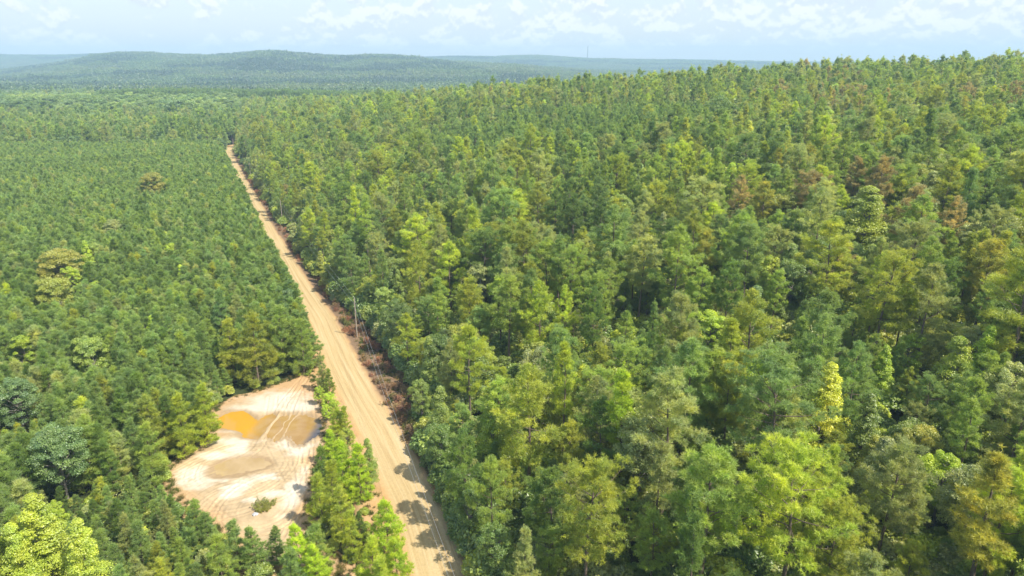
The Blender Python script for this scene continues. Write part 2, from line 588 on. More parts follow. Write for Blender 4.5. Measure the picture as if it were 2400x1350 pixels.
def water_material(name, a, b, scale, clay=None):
    m, t = new_mat(name)
    g = N(t, "ShaderNodeNewGeometry")
    f = noise_fac(t, g.outputs["Position"], scale, 4, 0.55, 0.5)
    c = ramp(t, f, [(0.35, a), (0.65, b)])
    if clay:        # the end of the pool where orange clay is stirred up
        x0 = on_plane(597, 1000)[0]
        sx = N(t, "ShaderNodeSeparateXYZ"); t.links.new(g.outputs["Position"], sx.inputs[0])
        wv = N(t, "ShaderNodeMath", operation="MULTIPLY_ADD"); t.links.new(f, wv.inputs[0]); wv.inputs[1].default_value = 3.0; t.links.new(sx.outputs[0], wv.inputs[2])
        mr = N(t, "ShaderNodeMapRange", interpolation_type="SMOOTHSTEP"); t.links.new(wv.outputs[0], mr.inputs["Value"])
        mr.inputs["From Min"].default_value = x0 + 0.4; mr.inputs["From Max"].default_value = x0 + 3.4
        c = mixc(t, mr.outputs[0], mixc(t, f, clay, (0.43, 0.24, 0.045)), c)
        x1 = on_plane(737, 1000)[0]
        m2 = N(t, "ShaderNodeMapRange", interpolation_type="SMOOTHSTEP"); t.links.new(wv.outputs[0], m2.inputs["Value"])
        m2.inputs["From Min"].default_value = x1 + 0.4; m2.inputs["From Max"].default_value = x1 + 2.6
        c = mixc(t, m2.outputs[0], c, (0.085, 0.08, 0.085))  # right end: dark sky and tree reflection painted into the water colour
    pr = N(t, "ShaderNodeBsdfPrincipled"); pr.inputs["Roughness"].default_value = 0.04
    pr.inputs["IOR"].default_value = 1.33
    t.links.new(c, pr.inputs["Base Color"])
    out = N(t, "ShaderNodeOutputMaterial"); t.links.new(pr.outputs[0], out.inputs[0])
    return m


def plain_material(name, a, b, scale, rough=0.8, metal=0.0):
    m, t = new_mat(name)
    tc = N(t, "ShaderNodeTexCoord")
    f = noise_fac(t, tc.outputs["Object"], scale, 5, 0.6)
    c = ramp(t, f, [(0.3, a), (0.7, b)])
    pr = N(t, "ShaderNodeBsdfPrincipled"); pr.inputs["Roughness"].default_value = rough; pr.inputs["Metallic"].default_value = metal
    t.links.new(c, pr.inputs["Base Color"])
    out = N(t, "ShaderNodeOutputMaterial"); t.links.new(pr.outputs[0], out.inputs[0])
    return m


M_GROUND = ground_material()
M_ROAD = road_material()
M_SAND = sand_material()
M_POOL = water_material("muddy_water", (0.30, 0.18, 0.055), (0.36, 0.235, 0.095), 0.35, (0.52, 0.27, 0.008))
M_SHALLOW = water_material("shallow_water", (0.34, 0.235, 0.10), (0.42, 0.305, 0.16), 0.3)
M_WOOD = plain_material("weathered_wood", (0.26, 0.21, 0.16), (0.40, 0.34, 0.27), 3.0, 0.85)
M_WIRE = plain_material("aluminium_wire", (0.55, 0.55, 0.54), (0.68, 0.68, 0.67), 1.0, 0.5, 0.6)
M_STEEL = plain_material("painted_steel", (0.06, 0.06, 0.07), (0.10, 0.10, 0.11), 0.2, 0.6, 0.2)
M_PORC = plain_material("insulator_porcelain", (0.30, 0.26, 0.22), (0.40, 0.36, 0.31), 2.0, 0.3)
M_TANK = plain_material("transformer_grey", (0.42, 0.44, 0.45), (0.50, 0.52, 0.53), 2.0, 0.5)
M_ROCK = plain_material("pale_rock", (0.10, 0.10, 0.11), (0.80, 0.80, 0.80), 2.6, 0.8)

# ------------------------------------------------------------------ the ground
def axis(fine_lo, fine_hi, step, lo, hi, grow=1.09):
    a = list(np.arange(fine_lo, fine_hi, step))
    s = step
    x = a[-1]
    while x < hi:
        s = min(s * grow, 160); x += s; a.append(min(x, hi))
    s = step; x = a[0]; pre = []
    while x > lo:
        s = min(s * grow, 160); x -= s; pre.append(max(x, lo))
    return np.array(pre[::-1] + a)


gx = axis(-230, 240, 4.0, -6000, 6000)
gy = axis(-60, 620, 4.0, -400, 6000)
GX, GY = np.meshgrid(gx, gy)
GZ = terrain(GX, GY)


def grid_faces(nr, nc):
    i = np.arange(nr * nc).reshape(nr, nc)
    return np.stack((i[:-1, :-1], i[:-1, 1:], i[1:, 1:], i[1:, :-1]), -1).reshape(-1, 4)


# the ground lies a little lower under the road and the clearing sheets
CLEAR_PX = [(722, 872), (738, 905), (752, 940), (762, 985), (766, 1030), (752, 1060), (744, 1090), (732, 1130), (724, 1180), (722, 1225),
            (716, 1270), (745, 1296), (796, 1312), (800, 1348), (690, 1348), (590, 1330), (560, 1285), (492, 1225), (430, 1180), (402, 1135), (394, 1102), (424, 1072), (474, 1040), (500, 1020),
            (492, 990), (512, 952), (556, 932), (620, 914), (684, 890)]
CLEAR = np.array([on_plane(*p) for p in CLEAR_PX])


def poly_sdf(x, y, P):
    """signed distance, negative inside"""
    x = np.asarray(x, float); y = np.asarray(y, float)
    best = np.full(x.shape, 1e9); inside = np.zeros(x.shape, bool)
    n = len(P)
    for i in range(n):
        ax, ay = P[i]; bx, by = P[(i + 1) % n]
        ex, ey = bx - ax, by - ay
        t = np.clip(((x - ax) * ex + (y - ay) * ey) / (ex * ex + ey * ey), 0, 1)
        best = np.minimum(best, np.hypot(x - ax - t * ex, y - ay - t * ey))
        c = ((ay > y) != (by > y)) & (x < (bx - ax) * (y - ay) / (by - ay + 1e-12) + ax)
        inside ^= c
    return np.where(inside, -best, best)


low = np.where((GY < 160) & (GY > 40) & (GX > -120) & (GX < 20), 1, 0)
cs = poly_sdf(GX, GY, CLEAR)
GZ = GZ - 0.35 * (1 - sst(1.0, 6.0, cs)) * low
ground_me = np_mesh("ground", np.stack((GX, GY, GZ), -1).reshape(-1, 3), grid_faces(len(gy), len(gx)), smooth=True, mat=M_GROUND)
tag(mesh_obj("ground", ground_me), "forest floor of leaf litter and low green growth under the trees", "ground", kind="structure")


# ------------------------------------------------------------------ the road
def build_road():
    ys = np.concatenate((np.arange(-55, 160, 0.5), np.arange(160, 300, 1.0), np.arange(300, 560, 2.0)))
    ss = np.concatenate((np.arange(-9.5, 9.51, 0.25),))
    cx = road_x(ys)
    dx = (road_x(ys + 3) - road_x(ys - 3)) / 6
    L = np.sqrt(1 + dx * dx)
    nx, ny = 1 / L, -dx / L
    arc = np.concatenate(([0], np.cumsum(np.hypot(np.diff(cx), np.diff(ys)))))
    S, A = np.meshgrid(ss, arc)
    X = cx[:, None] + nx[:, None] * S; Y = ys[:, None] + ny[:, None] * S
    wob = 0.35 * vnoise(A / 14.0, 0 * A, 3)
    wf = 1.0 - 0.20 * sst(125, 185, ys)[:, None] - 0.06
    s = (S - wob) / wf
    z = 0.10 - 0.012 * np.abs(s)
    for c, dpt in ((-1.6, 0.035), (-0.3, 0.02), (0.5, 0.02), (1.75, 0.035)):
        z = z - dpt * np.exp(-((s - c - 0.15 * vnoise(A / 9.0, 0 * A + c, 5)) / 0.3) ** 2) * (0.55 + 0.45 * vnoise(A / 11.0, 0 * A + c, 25))
    z = z + 0.16 * np.exp(-((np.abs(s) - 3.7 - 0.3 * vnoise(A / 3.0, S / 2, 9)) / 0.38) ** 2) * (0.6 + 0.6 * vnoise(A / 2.0, S, 11))
    z = z + 0.10 * fbm2(A / 1.3, S / 0.9, 13, 3) * sst(3.2, 4.4, np.abs(s))
    z = z + 0.02 * fbm2(A / 1.1, S / 0.7, 15, 3)
    ditch = -0.05 * np.exp(-((s - 5.2) / 0.8) ** 2)
    z = z + ditch
    z = z - 0.75 * sst(7.9, 9.4, np.abs(S) + 0.5 * vnoise(A / 5.0, S, 19))
    V = np.stack((X, Y, z), -1).reshape(-1, 3)
    lane = np.stack((s, A, 0 * s), -1).reshape(-1, 3)
    me = np_mesh("dirt_road", V, grid_faces(len(ys), len(ss)), smooth=True, uv=lane, mat=M_ROAD)
    tag(mesh_obj("dirt_road", me), "sandy orange dirt road with pale wheel tracks running through the forest", "road", kind="structure")


build_road()

# ------------------------------------------------------------------ the sandy clearing and its puddles
BUSH = on_plane(622, 1192)
rngc = np.random.default_rng(12)


def px_ellipse(u, v, ru, rv):
    x, y = on_plane(u, v)
    x1, _ = on_plane(u + ru, v); _, y1 = on_plane(u, v - rv)
    return x, y, abs(x1 - x), abs(y1 - y)


def ell(x, y, e):
    return np.hypot((x - e[0]) / e[2], (y - e[1]) / e[3])


# outlines of the water, as seen on the level ground
POOL_MAIN = np.array([on_plane(*p) for p in [(496, 1000), (512, 980), (540, 966), (572, 964), (590, 974), (604, 986), (622, 976), (640, 970), (668, 974), (690, 970), (722, 973), (750, 984),
                                            (757, 1006), (750, 1024), (724, 1032), (706, 1046), (686, 1042), (672, 1024), (652, 1034), (640, 1032), (622, 1018), (600, 1031), (572, 1027), (556, 1010),
                                            (530, 1007)]])
POOL_LOW = np.array([on_plane(*p) for p in [(492, 1112), (500, 1092), (530, 1078), (570, 1070), (610, 1074), (634, 1084), (622, 1098), (590, 1108), (550, 1114), (515, 1120)]])


def build_clearing():
    lo = CLEAR.min(0) - 2.5; hi = CLEAR.max(0) + 2.5
    st = 0.16
    xs = np.arange(lo[0], hi[0], st); ys = np.arange(lo[1], hi[1], st)
    X, Y = np.meshgrid(xs, ys)
    wx = X + 0.7 * fbm2(X / 2.2, Y / 2.2, 1, 3); wy = Y + 0.7 * fbm2(X / 2.2, Y / 2.2, 2, 3)
    sd = poly_sdf(wx, wy, CLEAR)
    z = 0.13 + 0.05 * fbm2(X / 4.0, Y / 4.0, 4, 4) + 0.02 * fbm2(X / 0.7, Y / 0.7, 6, 2)
    # colours of the sand itself
    tan_ = np.array((0.43, 0.325, 0.192)); white = np.array((0.56, 0.492, 0.385)); orange = np.array((0.44, 0.285, 0.145)); wet = np.array((0.31, 0.215, 0.115))
    col = np.ones(X.shape + (3,)) * tan_
    mot = fbm2(X / 3.0, Y / 3.0, 7, 4)
    col = col * (1 + 0.30 * mot + 0.16 * fbm2(X / 0.9, Y / 0.9, 27, 3))[..., None]
    # orange rim along the edges and on the tip towards the road
    rim = (1 - sst(0.5, 3.2, -sd + 1.3 * fbm2(X / 2.5, Y / 2.5, 9, 3)))
    tip = sst(112, 118, Y + 2 * mot)
    k = np.clip(rim * 0.8 + tip * 0.9, 0, 1)[..., None]
    col = col * (1 - k) + orange * k
    W = np.zeros(X.shape)
    for e in [(645, 938, 72, 20), (610, 958, 70, 12), (700, 955, 45, 14), (560, 1052, 24, 30), (548, 1035, 60, 10), (690, 1042, 48, 16), (700, 1060, 30, 14), (452, 1112, 46, 18),
              (470, 1132, 40, 16), (500, 1128, 50, 8), (618, 1122, 36, 9), (560, 1142, 36, 18), (545, 1160, 26, 12), (648, 1160, 40, 9), (690, 1150, 24, 50),
              (585, 1012, 60, 6), (520, 1070, 60, 8), (430, 1130, 20, 14), (590, 1172, 20, 8)]:
        el_ = px_ellipse(*e)
        W = np.maximum(W, 1 - sst(0.30, 1.45, ell(wx, wy, el_) + 0.55 * fbm2(X / 1.6, Y / 1.1, 13, 4)))
    col = col * (1 - W[..., None]) + white * (1 + 0.06 * mot[..., None]) * W[..., None]
    # wheel tracks: circles round the bush, loops round the shallow puddle, lanes in and out
    T = np.zeros(X.shape); Z = np.zeros(X.shape)
    bx, by = BUSH

    def track(d, m, depth=0.06, w=0.15, dc=-0.10):
        nonlocal T, Z
        g = np.exp(-(d / w) ** 2) * m
        sh = np.exp(-((np.abs(d) - 2.1 * w) / w) ** 2) * m
        Z = Z - depth * g + depth * 0.55 * sh
        T = T + dc * g - 0.7 * dc * sh
    for cx, cy_, r0, r1, n, sq in ((bx, by, 2.6, 8.2, 17, 1.25), (on_plane(560, 1096) + (4.8, 10.5, 10, 1.1)), (on_plane(520, 1190) + (1.5, 7.5, 9, 1.3))):
        for i in range(n):
            R = rngc.uniform(r0, r1); ox, oy = rngc.normal(0, 0.35, 2)
            a0 = rngc.uniform(0, 2 * pi); span = rngc.uniform(1.2, 4.2)
            dx, dy = X - cx - ox, (Y - cy_ - oy) / sq
            r = np.hypot(dx, dy); a = (np.arctan2(dy, dx) - a0) % (2 * pi)
            m = sst(0, 0.35, a) * (1 - sst(span - 0.35, span, a))
            for off in (0.0, 1.55):
                track(r - R - off, m * rngc.uniform(0.5, 1.0), rngc.uniform(0.02, 0.07), rngc.uniform(0.10, 0.17), rngc.uniform(-0.16, 0.05))
    for px in [[(716, 885), (690, 930), (670, 980), (690, 1060), (706, 1120), (700, 1200), (660, 1270)], [(712, 890), (668, 940), (630, 1000), (600, 1060), (500, 1100), (440, 1130)],
               [(720, 900), (730, 1000), (716, 1090), (708, 1180), (680, 1260)], [(640, 930), (632, 980), (628, 1030), (660, 1090), (690, 1150)],
               [(660, 935), (662, 990), (668, 1040), (700, 1100)], [(700, 950), (688, 1000), (684, 1050)], [(735, 1000), (740, 1040), (724, 1100), (690, 1220)],
               [(410, 1110), (470, 1075), (540, 1048), (620, 1040), (700, 1060)], [(420, 1150), (470, 1180), (540, 1230), (620, 1250), (680, 1230)],
               [(404, 1118), (450, 1092), (520, 1064), (600, 1050)]]:
        P = np.array([on_plane(*p) for p in px])
        tt = np.linspace(0, len(P) - 1, 40)
        C = np.stack([np.interp(tt, np.arange(len(P)), P[:, k_]) for k_ in (0, 1)], 1)
        for it in range(3):
            C[1:-1] = (C[:-2] + C[1:-1] * 2 + C[2:]) / 4
        tn = unit(np.gradient(C, axis=0)); nn = np.stack((-tn[:, 1], tn[:, 0]), 1)
        for off in (-0.78, 0.78):
            Q = C + nn * off
            d = np.full(X.shape, 1e9)
            for a, b in zip(Q[:-1], Q[1:]):
                e = b - a
                t_ = np.clip(((X - a[0]) * e[0] + (Y - a[1]) * e[1]) / (e @ e), 0, 1)
                d = np.minimum(d, np.hypot(X - a[0] - t_ * e[0], Y - a[1] - t_ * e[1]))
            track(d, 1.0, 0.06, 0.16, rngc.uniform(-0.14, 0.04))
    z = z + Z * 1.35
    col = col * np.clip(1 + T * 0.9, 0.7, 1.25)[..., None]
    # the hollows that hold water (water level 0), ridged by tyres driven through them
    sdm = poly_sdf(wx * 0.35 + X * 0.65, wy * 0.35 + Y * 0.65, POOL_MAIN); sdl = poly_sdf(wx, wy, POOL_LOW)
    for sd_, dep in ((sdm, 0.26), (sdl, 0.14)):
        q = 1 - sst(-1.1, 0.9, sd_ + 0.9 * fbm2(X / 1.9, Y / 1.9, 51, 4))
        z = z * (1 - q) + q * (-dep * 0.5 + 0.25 * Z + 0.03 * fbm2(X / 1.2, Y / 1.2, 53, 3))
        z = z + 0.05 * np.exp(-((sd_ - 0.9) / 0.5) ** 2) * (0.6 + vnoise(X / 1.2, Y / 1.2, 3))
        wk = (1 - sst(0.0, 1.3, sd_ + 0.4 * mot))[..., None] * 0.8
        col = col * (1 - wk) + wet * wk
    for u0 in (632, 634, 662, 676):
        x0, y0 = on_plane(u0, 1000)
        g = np.exp(-((X - x0 - 0.05 * (Y - y0) - 0.25 * vnoise(Y / 1.5, 0 * Y + u0, 7)) / 0.27) ** 2) * (1 - sst(3.2, 5.5, np.abs(Y - y0) + 1.2 * vnoise(X / 0.6, Y / 1.0, 9)))
        z = z + 0.17 * g * (1 - sst(0.2, 1.2, sdm))
        col = col * (1 - 0.6 * g[..., None]) + tan_ * 1.1 * 0.6 * g[..., None]
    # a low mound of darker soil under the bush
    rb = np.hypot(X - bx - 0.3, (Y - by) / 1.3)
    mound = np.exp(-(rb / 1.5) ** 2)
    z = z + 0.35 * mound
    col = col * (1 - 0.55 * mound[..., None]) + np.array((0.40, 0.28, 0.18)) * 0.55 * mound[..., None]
    # run out under the surrounding forest floor
    z = z - 0.7 * sst(0.3, 2.2, sd)
    keep = sd < 2.1
    idx = np.arange(X.size).reshape(X.shape)
    F = grid_faces(*X.shape)
    F = F[keep.ravel()[F].all(1)]
    used = np.unique(F); remap = np.full(X.size, -1); remap[used] = np.arange(len(used))
    V = np.stack((X, Y, z), -1).reshape(-1, 3)[used]
    me = np_mesh("sandy_clearing", V, remap[F], smooth=True, col=np.clip(col, 0.02, 0.92).reshape(-1, 3)[used], mat=M_SAND)
    tag(mesh_obj("sandy_clearing", me), "pale sand clearing with circling tyre tracks beside the dirt road", "clearing", kind="structure")

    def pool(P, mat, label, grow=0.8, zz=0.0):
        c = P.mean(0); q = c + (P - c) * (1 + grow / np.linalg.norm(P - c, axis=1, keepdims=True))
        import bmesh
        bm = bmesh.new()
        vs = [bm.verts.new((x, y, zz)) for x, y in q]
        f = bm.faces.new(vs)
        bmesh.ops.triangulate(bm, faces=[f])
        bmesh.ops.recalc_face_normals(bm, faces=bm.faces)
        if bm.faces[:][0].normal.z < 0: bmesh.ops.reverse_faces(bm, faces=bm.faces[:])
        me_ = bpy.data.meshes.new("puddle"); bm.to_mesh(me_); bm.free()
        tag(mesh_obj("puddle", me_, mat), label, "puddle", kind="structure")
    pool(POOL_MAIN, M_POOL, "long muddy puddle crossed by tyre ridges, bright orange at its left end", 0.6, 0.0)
    pool(POOL_LOW, M_SHALLOW, "shallow olive tan puddle in the middle of the clearing", 0.5, 0.0)


build_clearing()

# ------------------------------------------------------------------ tree meshes
def pine_meshes(seed, H, R, cb, young=False, lod=0, lean=0.0, sparse=1.0):
    rng = np.random.default_rng(seed)
    wood = Geo(); fol = Geo()
    # trunk
    n = 9
    zt = np.linspace(0, H * 0.985, n)
    ph = rng.uniform(0, 2 * pi)
    off = lean * (zt / H) ** 1.5
    bx = off * cos(ph) + 0.12 * np.sin(zt * 0.35 + ph); by = off * sin(ph) + 0.12 * np.cos(zt * 0.3 + ph)
    bx -= bx[0]; by -= by[0]
    r0 = (0.014 if not young else 0.011) * H
    rr = r0 * (1 - 0.88 * (zt / H)) ; rr[0] *= 1.25
    pts = np.stack((bx, by, zt), 1); pts[0, 2] = -0.6
    wood.tube(pts, rr, 7 if lod == 0 else 4)

    def ax(z): return np.array((np.interp(z, zt, bx), np.interp(z, zt, by), z))
    z = cb * H
    C = []; D = []; T = []
    dz = (0.92 if not young else 0.55) * (1.0, 1.25, 1.7)[lod]
    up = np.array((0, 0, 1.0))
    while z < H * 0.975:
        t = (z - cb * H) / (H - cb * H)
        if young:
            prof = (1 - t) ** 0.72 * min(1, 0.75 + 1.2 * t) + 0.07
        else:
            prof = (max(0.22, (1 - t ** 2.8)) if R > 3.4 else max(0.12, 1 - t ** 1.35)) * min(1.0, 0.5 + 1.6 * t)
        nb = rng.integers(3, 6) if young else rng.integers(3, 5)
        a0 = rng.uniform(0, 2 * pi)
        for i in range(nb):
            if not young and rng.random() < 0.14: continue
            az = a0 + 2 * pi * i / nb + rng.normal(0, 0.3)
            Lb = R * prof * rng.uniform(0.55, 1.12) * (1.22 if rng.random() < 0.14 else 1.0)
            el = radians((-6 if not young else 10) + (60 if not young else 52) * t ** 1.3 + rng.normal(0, 8))
            hd = np.array((cos(az), sin(az), 0.0)); d0 = hd * cos(el) + up * sin(el)
            st = ax(z + rng.normal(0, 0.15))
            m = 5
            u = np.linspace(0, 1, m)[:, None]
            P = st + d0 * Lb * u + up * Lb * 0.25 * u ** 2.2
            if lod == 0 or (lod == 1 and not young):
                wood.tube(P, np.linspace(max(0.022, Lb * 0.016), 0.01, m), 3)
            side = np.array((-sin(az), cos(az), 0.0))
            # tufted pads of needles along the outer part of the limb
            if young:
                pads = max(1, int(round(Lb * (1.5, 1.1, 0.6)[lod]))); npf = (6, 4, 3)[lod]; pr_ = 0.34
            else:
                pads = max(2, int(round(Lb * (1.15, 0.95, 0.6)[lod] + 0.6))); npf = (13, 6, 4)[lod]; pr_ = 0.66
            for q in range(pads):
                uq = 1.0 - 0.72 * (q / max(pads, 1)) * rng.uniform(0.8, 1.1)
                c0 = np.array([np.interp(uq, u[:, 0], P[:, w_]) for w_ in range(3)])
                lt = 0 if q == 0 else rng.choice((-1, 1)) * rng.uniform(0.15, 0.42) * Lb * (1.15 - 0.6 * uq)
                c0 = c0 + side * lt + up * 0.12
                if lod == 0 and q and abs(lt) > 0.4:
                    wood.tube(np.stack((c0 - side * lt * 0.95 - up * 0.12 - d0 * 0.3, c0)), np.array((0.016, 0.006)), 3)
                pr = pr_ * rng.uniform(0.75, 1.2)
                o3 = rand_unit(rng, npf) * (rng.random((npf, 1)) ** 0.4) * np.array((pr, pr, pr * 0.55))
                tb = np.clip(rng.normal(0.5, 0.22), 0.02, 0.98)
                C.append(c0 + o3)
                D.append(unit(o3 / pr * 0.9 + d0 * 0.35 + up * (0.55 if not young else 0.85)))
                T.append(np.clip(tb + rng.normal(0, 0.10, npf), 0, 1))
        z += dz * rng.uniform(0.75, 1.25)
    # leader
    nl = {0: 8, 1: 5, 2: 3}[lod]
    top = np.stack([ax(H * q) + np.array((0, 0, H * max(0.0, q - 0.985))) for q in np.linspace(0.92, 1.015, nl)])
    C.append(top + rng.normal(0, 0.1, top.shape)); D.append(np.tile((0, 0, 1.0), (nl, 1))); T.append(np.full(nl, 0.65))
    C = np.concatenate(C); D = np.concatenate(D); T = np.concatenate(T)
    if young:
        nb, L, W = {0: (18, 0.52, 0.050), 1: (12, 0.75, 0.105), 2: (8, 1.2, 0.26)}[lod]
        fol.blades(rng, C, unit(D + np.array((0, 0, 0.7))), T, nb, L, W, 1.55)
    else:
        nb, L, W = {0: (20, 0.46, 0.052), 1: (13, 0.66, 0.12), 2: (9, 1.15, 0.32)}[lod]
        fol.blades(rng, C, D, T, nb, L, W, 0.7)
    return wood, fol


def broad_meshes(seed, H, R, shape="round", lod=0, leaf=0.34):
    rng = np.random.default_rng(seed)
    wood = Geo(); fol = Geo()
    zt = np.linspace(0, H * 0.8, 8); ph = rng.uniform(0, 6.28)
    bx = 0.25 * np.sin(zt * 0.4 + ph); bx -= bx[0]
    pts = np.stack((bx, 0.2 * np.cos(zt * 0.35 + ph) - 0.2 * cos(ph), zt), 1); pts[0, 2] = -0.6
    rr = 0.017 * H * (1 - 0.85 * zt / (H * 0.85)); rr[0] *= 1.3
    wood.tube(pts, rr, 7 if lod == 0 else 4)
    M = {0: 110, 1: 64, 2: 30}[lod]
    ln = {0: 230, 1: 80, 2: 26}[lod]
    size = {0: leaf * 0.66, 1: leaf * 1.25, 2: leaf * 2.6}[lod]
    rcs = {0: (0.55, 1.15), 1: (0.7, 1.25), 2: (0.9, 1.5)}[lod]
    lob = rand_unit(rng, 7)
    ctr = []
    for i in range(M):
        if shape == "cone":
            t = rng.random() ** 1.25
            zc = H * (0.16 + 0.80 * t)
            rad = R * (1 - t) ** 0.8 * rng.uniform(0.55, 1.0)
            a = rng.uniform(0, 2 * pi)
            c = np.array((rad * cos(a), rad * sin(a), zc))
            rc = rng.uniform(*rcs) * (0.6 + 0.5 * (1 - t)) * R / 2.5
        elif shape == "bush":
            d = rand_unit(rng, 1)[0]; d[2] = abs(d[2])
            c = np.array((d[0] * R * 0.8, d[1] * R * 0.8, H * 0.25 + d[2] * H * 0.6)) * np.array((1, 1, rng.uniform(0.6, 1)))
            rc = rng.uniform(*rcs) * 0.35 * R
        else:
            d = rand_unit(rng, 1)[0]
            if d[2] < -0.75: d[2] *= -0.6
            bump = 0.72 + 0.34 * max(0.0, float((lob @ d).max()) ** 3)
            q = rng.uniform(0.45, 1.0) ** 0.5
            c = np.array((d[0] * R * bump * q, d[1] * R * bump * q, H * 0.56 + d[2] * H * 0.40 * bump * q))
            rc = rng.uniform(*rcs) * R / 4.2
        ctr.append((c, rc))
        if lod == 0 and i % 2 == 0 or (lod == 1 and i % 4 == 0):
            za = max(0.12 * H, c[2] - np.hypot(c[0], c[1]) * rng.uniform(0.5, 0.9) - 0.3)
            za = min(za, H * 0.75)
            s = np.array((np.interp(za, zt, bx), 0.0, za))
            mid = (s + c) / 2 + np.array((0, 0, -0.08 * np.linalg.norm(c - s)))
            wood.tube(np.stack((s, mid, c)), np.array((0.0065 * H, 0.0035 * H, 0.012)), 4)
    for c, rc in ctr:
        dn = rand_unit(rng, ln); dn[:, 2] = np.where(dn[:, 2] < -0.2, -dn[:, 2] * 0.7, dn[:, 2])
        sq = np.array((1.08, 1.08, 0.88))
        P = c + dn * sq * rc * (rng.uniform(0.35, 1.0, (ln, 1)) ** 0.55)
        Nn = unit(dn * 0.8 + rng.normal(0, 0.55, (ln, 3)) + np.array((0, 0, 0.5)))
        tb = np.clip(rng.normal(0.5, 0.15), 0.1, 0.9)
        fol.leaves(rng, P, Nn, np.clip(tb + rng.normal(0, 0.13, ln), 0, 1), size, out=dn)
    return wood, fol


LIB = {}     # kind -> lod -> list of (wood mesh, crown mesh, H, R)


def store(kind, lod, wf, H, R, leafm, barkm):
    w, f = wf
    LIB.setdefault(kind, {}).setdefault(lod, []).append((w.mesh(kind + "_trunk", barkm), f.mesh(kind + "_crown", leafm), H, R))


for i, (H, R, cb, lean, sp) in enumerate([(19.5, 4.0, 0.44, 0.3, 1.0), (20.5, 3.1, 0.46, 0.6, 0.9), (18.5, 4.5, 0.36, 0.4, 1.05), (19.5, 2.7, 0.40, 0.2, 1.0), (17, 3.8, 0.30, 0.3, 1.1), (19.5, 5.4, 0.40, 0.7, 1.0), (21.5, 2.9, 0.55, 0.5, 0.8), (15, 2.5, 0.2, 0.2, 1.1), (18, 2.4, 0.3, 0.3, 1.0)]):
    store("pine_tree", 0, pine_meshes(100 + i, H, R, cb, False, 0, lean, sp), H, R, M_NEEDLE, M_BARK)
    store("pine_tree", 1, pine_meshes(100 + i, H, R, cb, False, 1, lean, sp), H, R, M_NEEDLE, M_BARK)
    if i in (0, 1, 2, 3, 7, 8): store("pine_tree", 2, pine_meshes(140 + i, H, R, cb, False, 2, lean, sp), H, R, M_NEEDLE, M_BARK)
for i, (H, R, cb) in enumerate([(11, 1.9, 0.06), (10.5, 2.1, 0.05), (11.5, 1.75, 0.08), (9.8, 2.2, 0.04), (11, 2.4, 0.05)]):
    store("young_pine_tree", 0, pine_meshes(200 + i, H, R, cb, True, 0), H, R, M_NEEDLE, M_BARK)
    store("young_pine_tree", 1, pine_meshes(200 + i, H, R, cb, True, 1), H, R, M_NEEDLE, M_BARK)
    if i < 3: store("young_pine_tree", 2, pine_meshes(240 + i, H, R, cb, True, 2), H, R, M_NEEDLE, M_BARK)
for i, (H, R, sh) in enumerate([(15, 4.4, "round"), (16, 3.6, "round"), (13, 4.0, "round"), (15, 3.0, "cone"), (14, 3.5, "cone"), (17, 5.0, "round")]):
    store("broadleaf_tree", 0, broad_meshes(300 + i, H, R, sh, 0), H, R, M_LEAF, M_BARK2)
    store("broadleaf_tree", 1, broad_meshes(300 + i, H, R, sh, 1), H, R, M_LEAF, M_BARK2)
    if i in (0, 1, 3): store("broadleaf_tree", 2, broad_meshes(340 + i, H, R, sh, 2), H, R, M_LEAF, M_BARK2)

# leaf colours, linear base colour of the leaves
TONES = {
    "dark green": (0.120, 0.180, 0.048),
    "mid green": (0.206, 0.267, 0.070),
    "soft green": (0.170, 0.236, 0.086),
    "grey green": (0.245, 0.274, 0.119),
    "olive green": (0.247, 0.276, 0.055),
    "yellow green": (0.275, 0.325, 0.052),
    "lime green": (0.285, 0.365, 0.042),
    "blue green": (0.134, 0.207, 0.090),
    "golden": (0.275, 0.278, 0.066),
    "bright yellow": (0.345, 0.365, 0.045),
    "rusty brown": (0.265, 0.228, 0.118),
    "amber": (0.345, 0.335, 0.070),
}

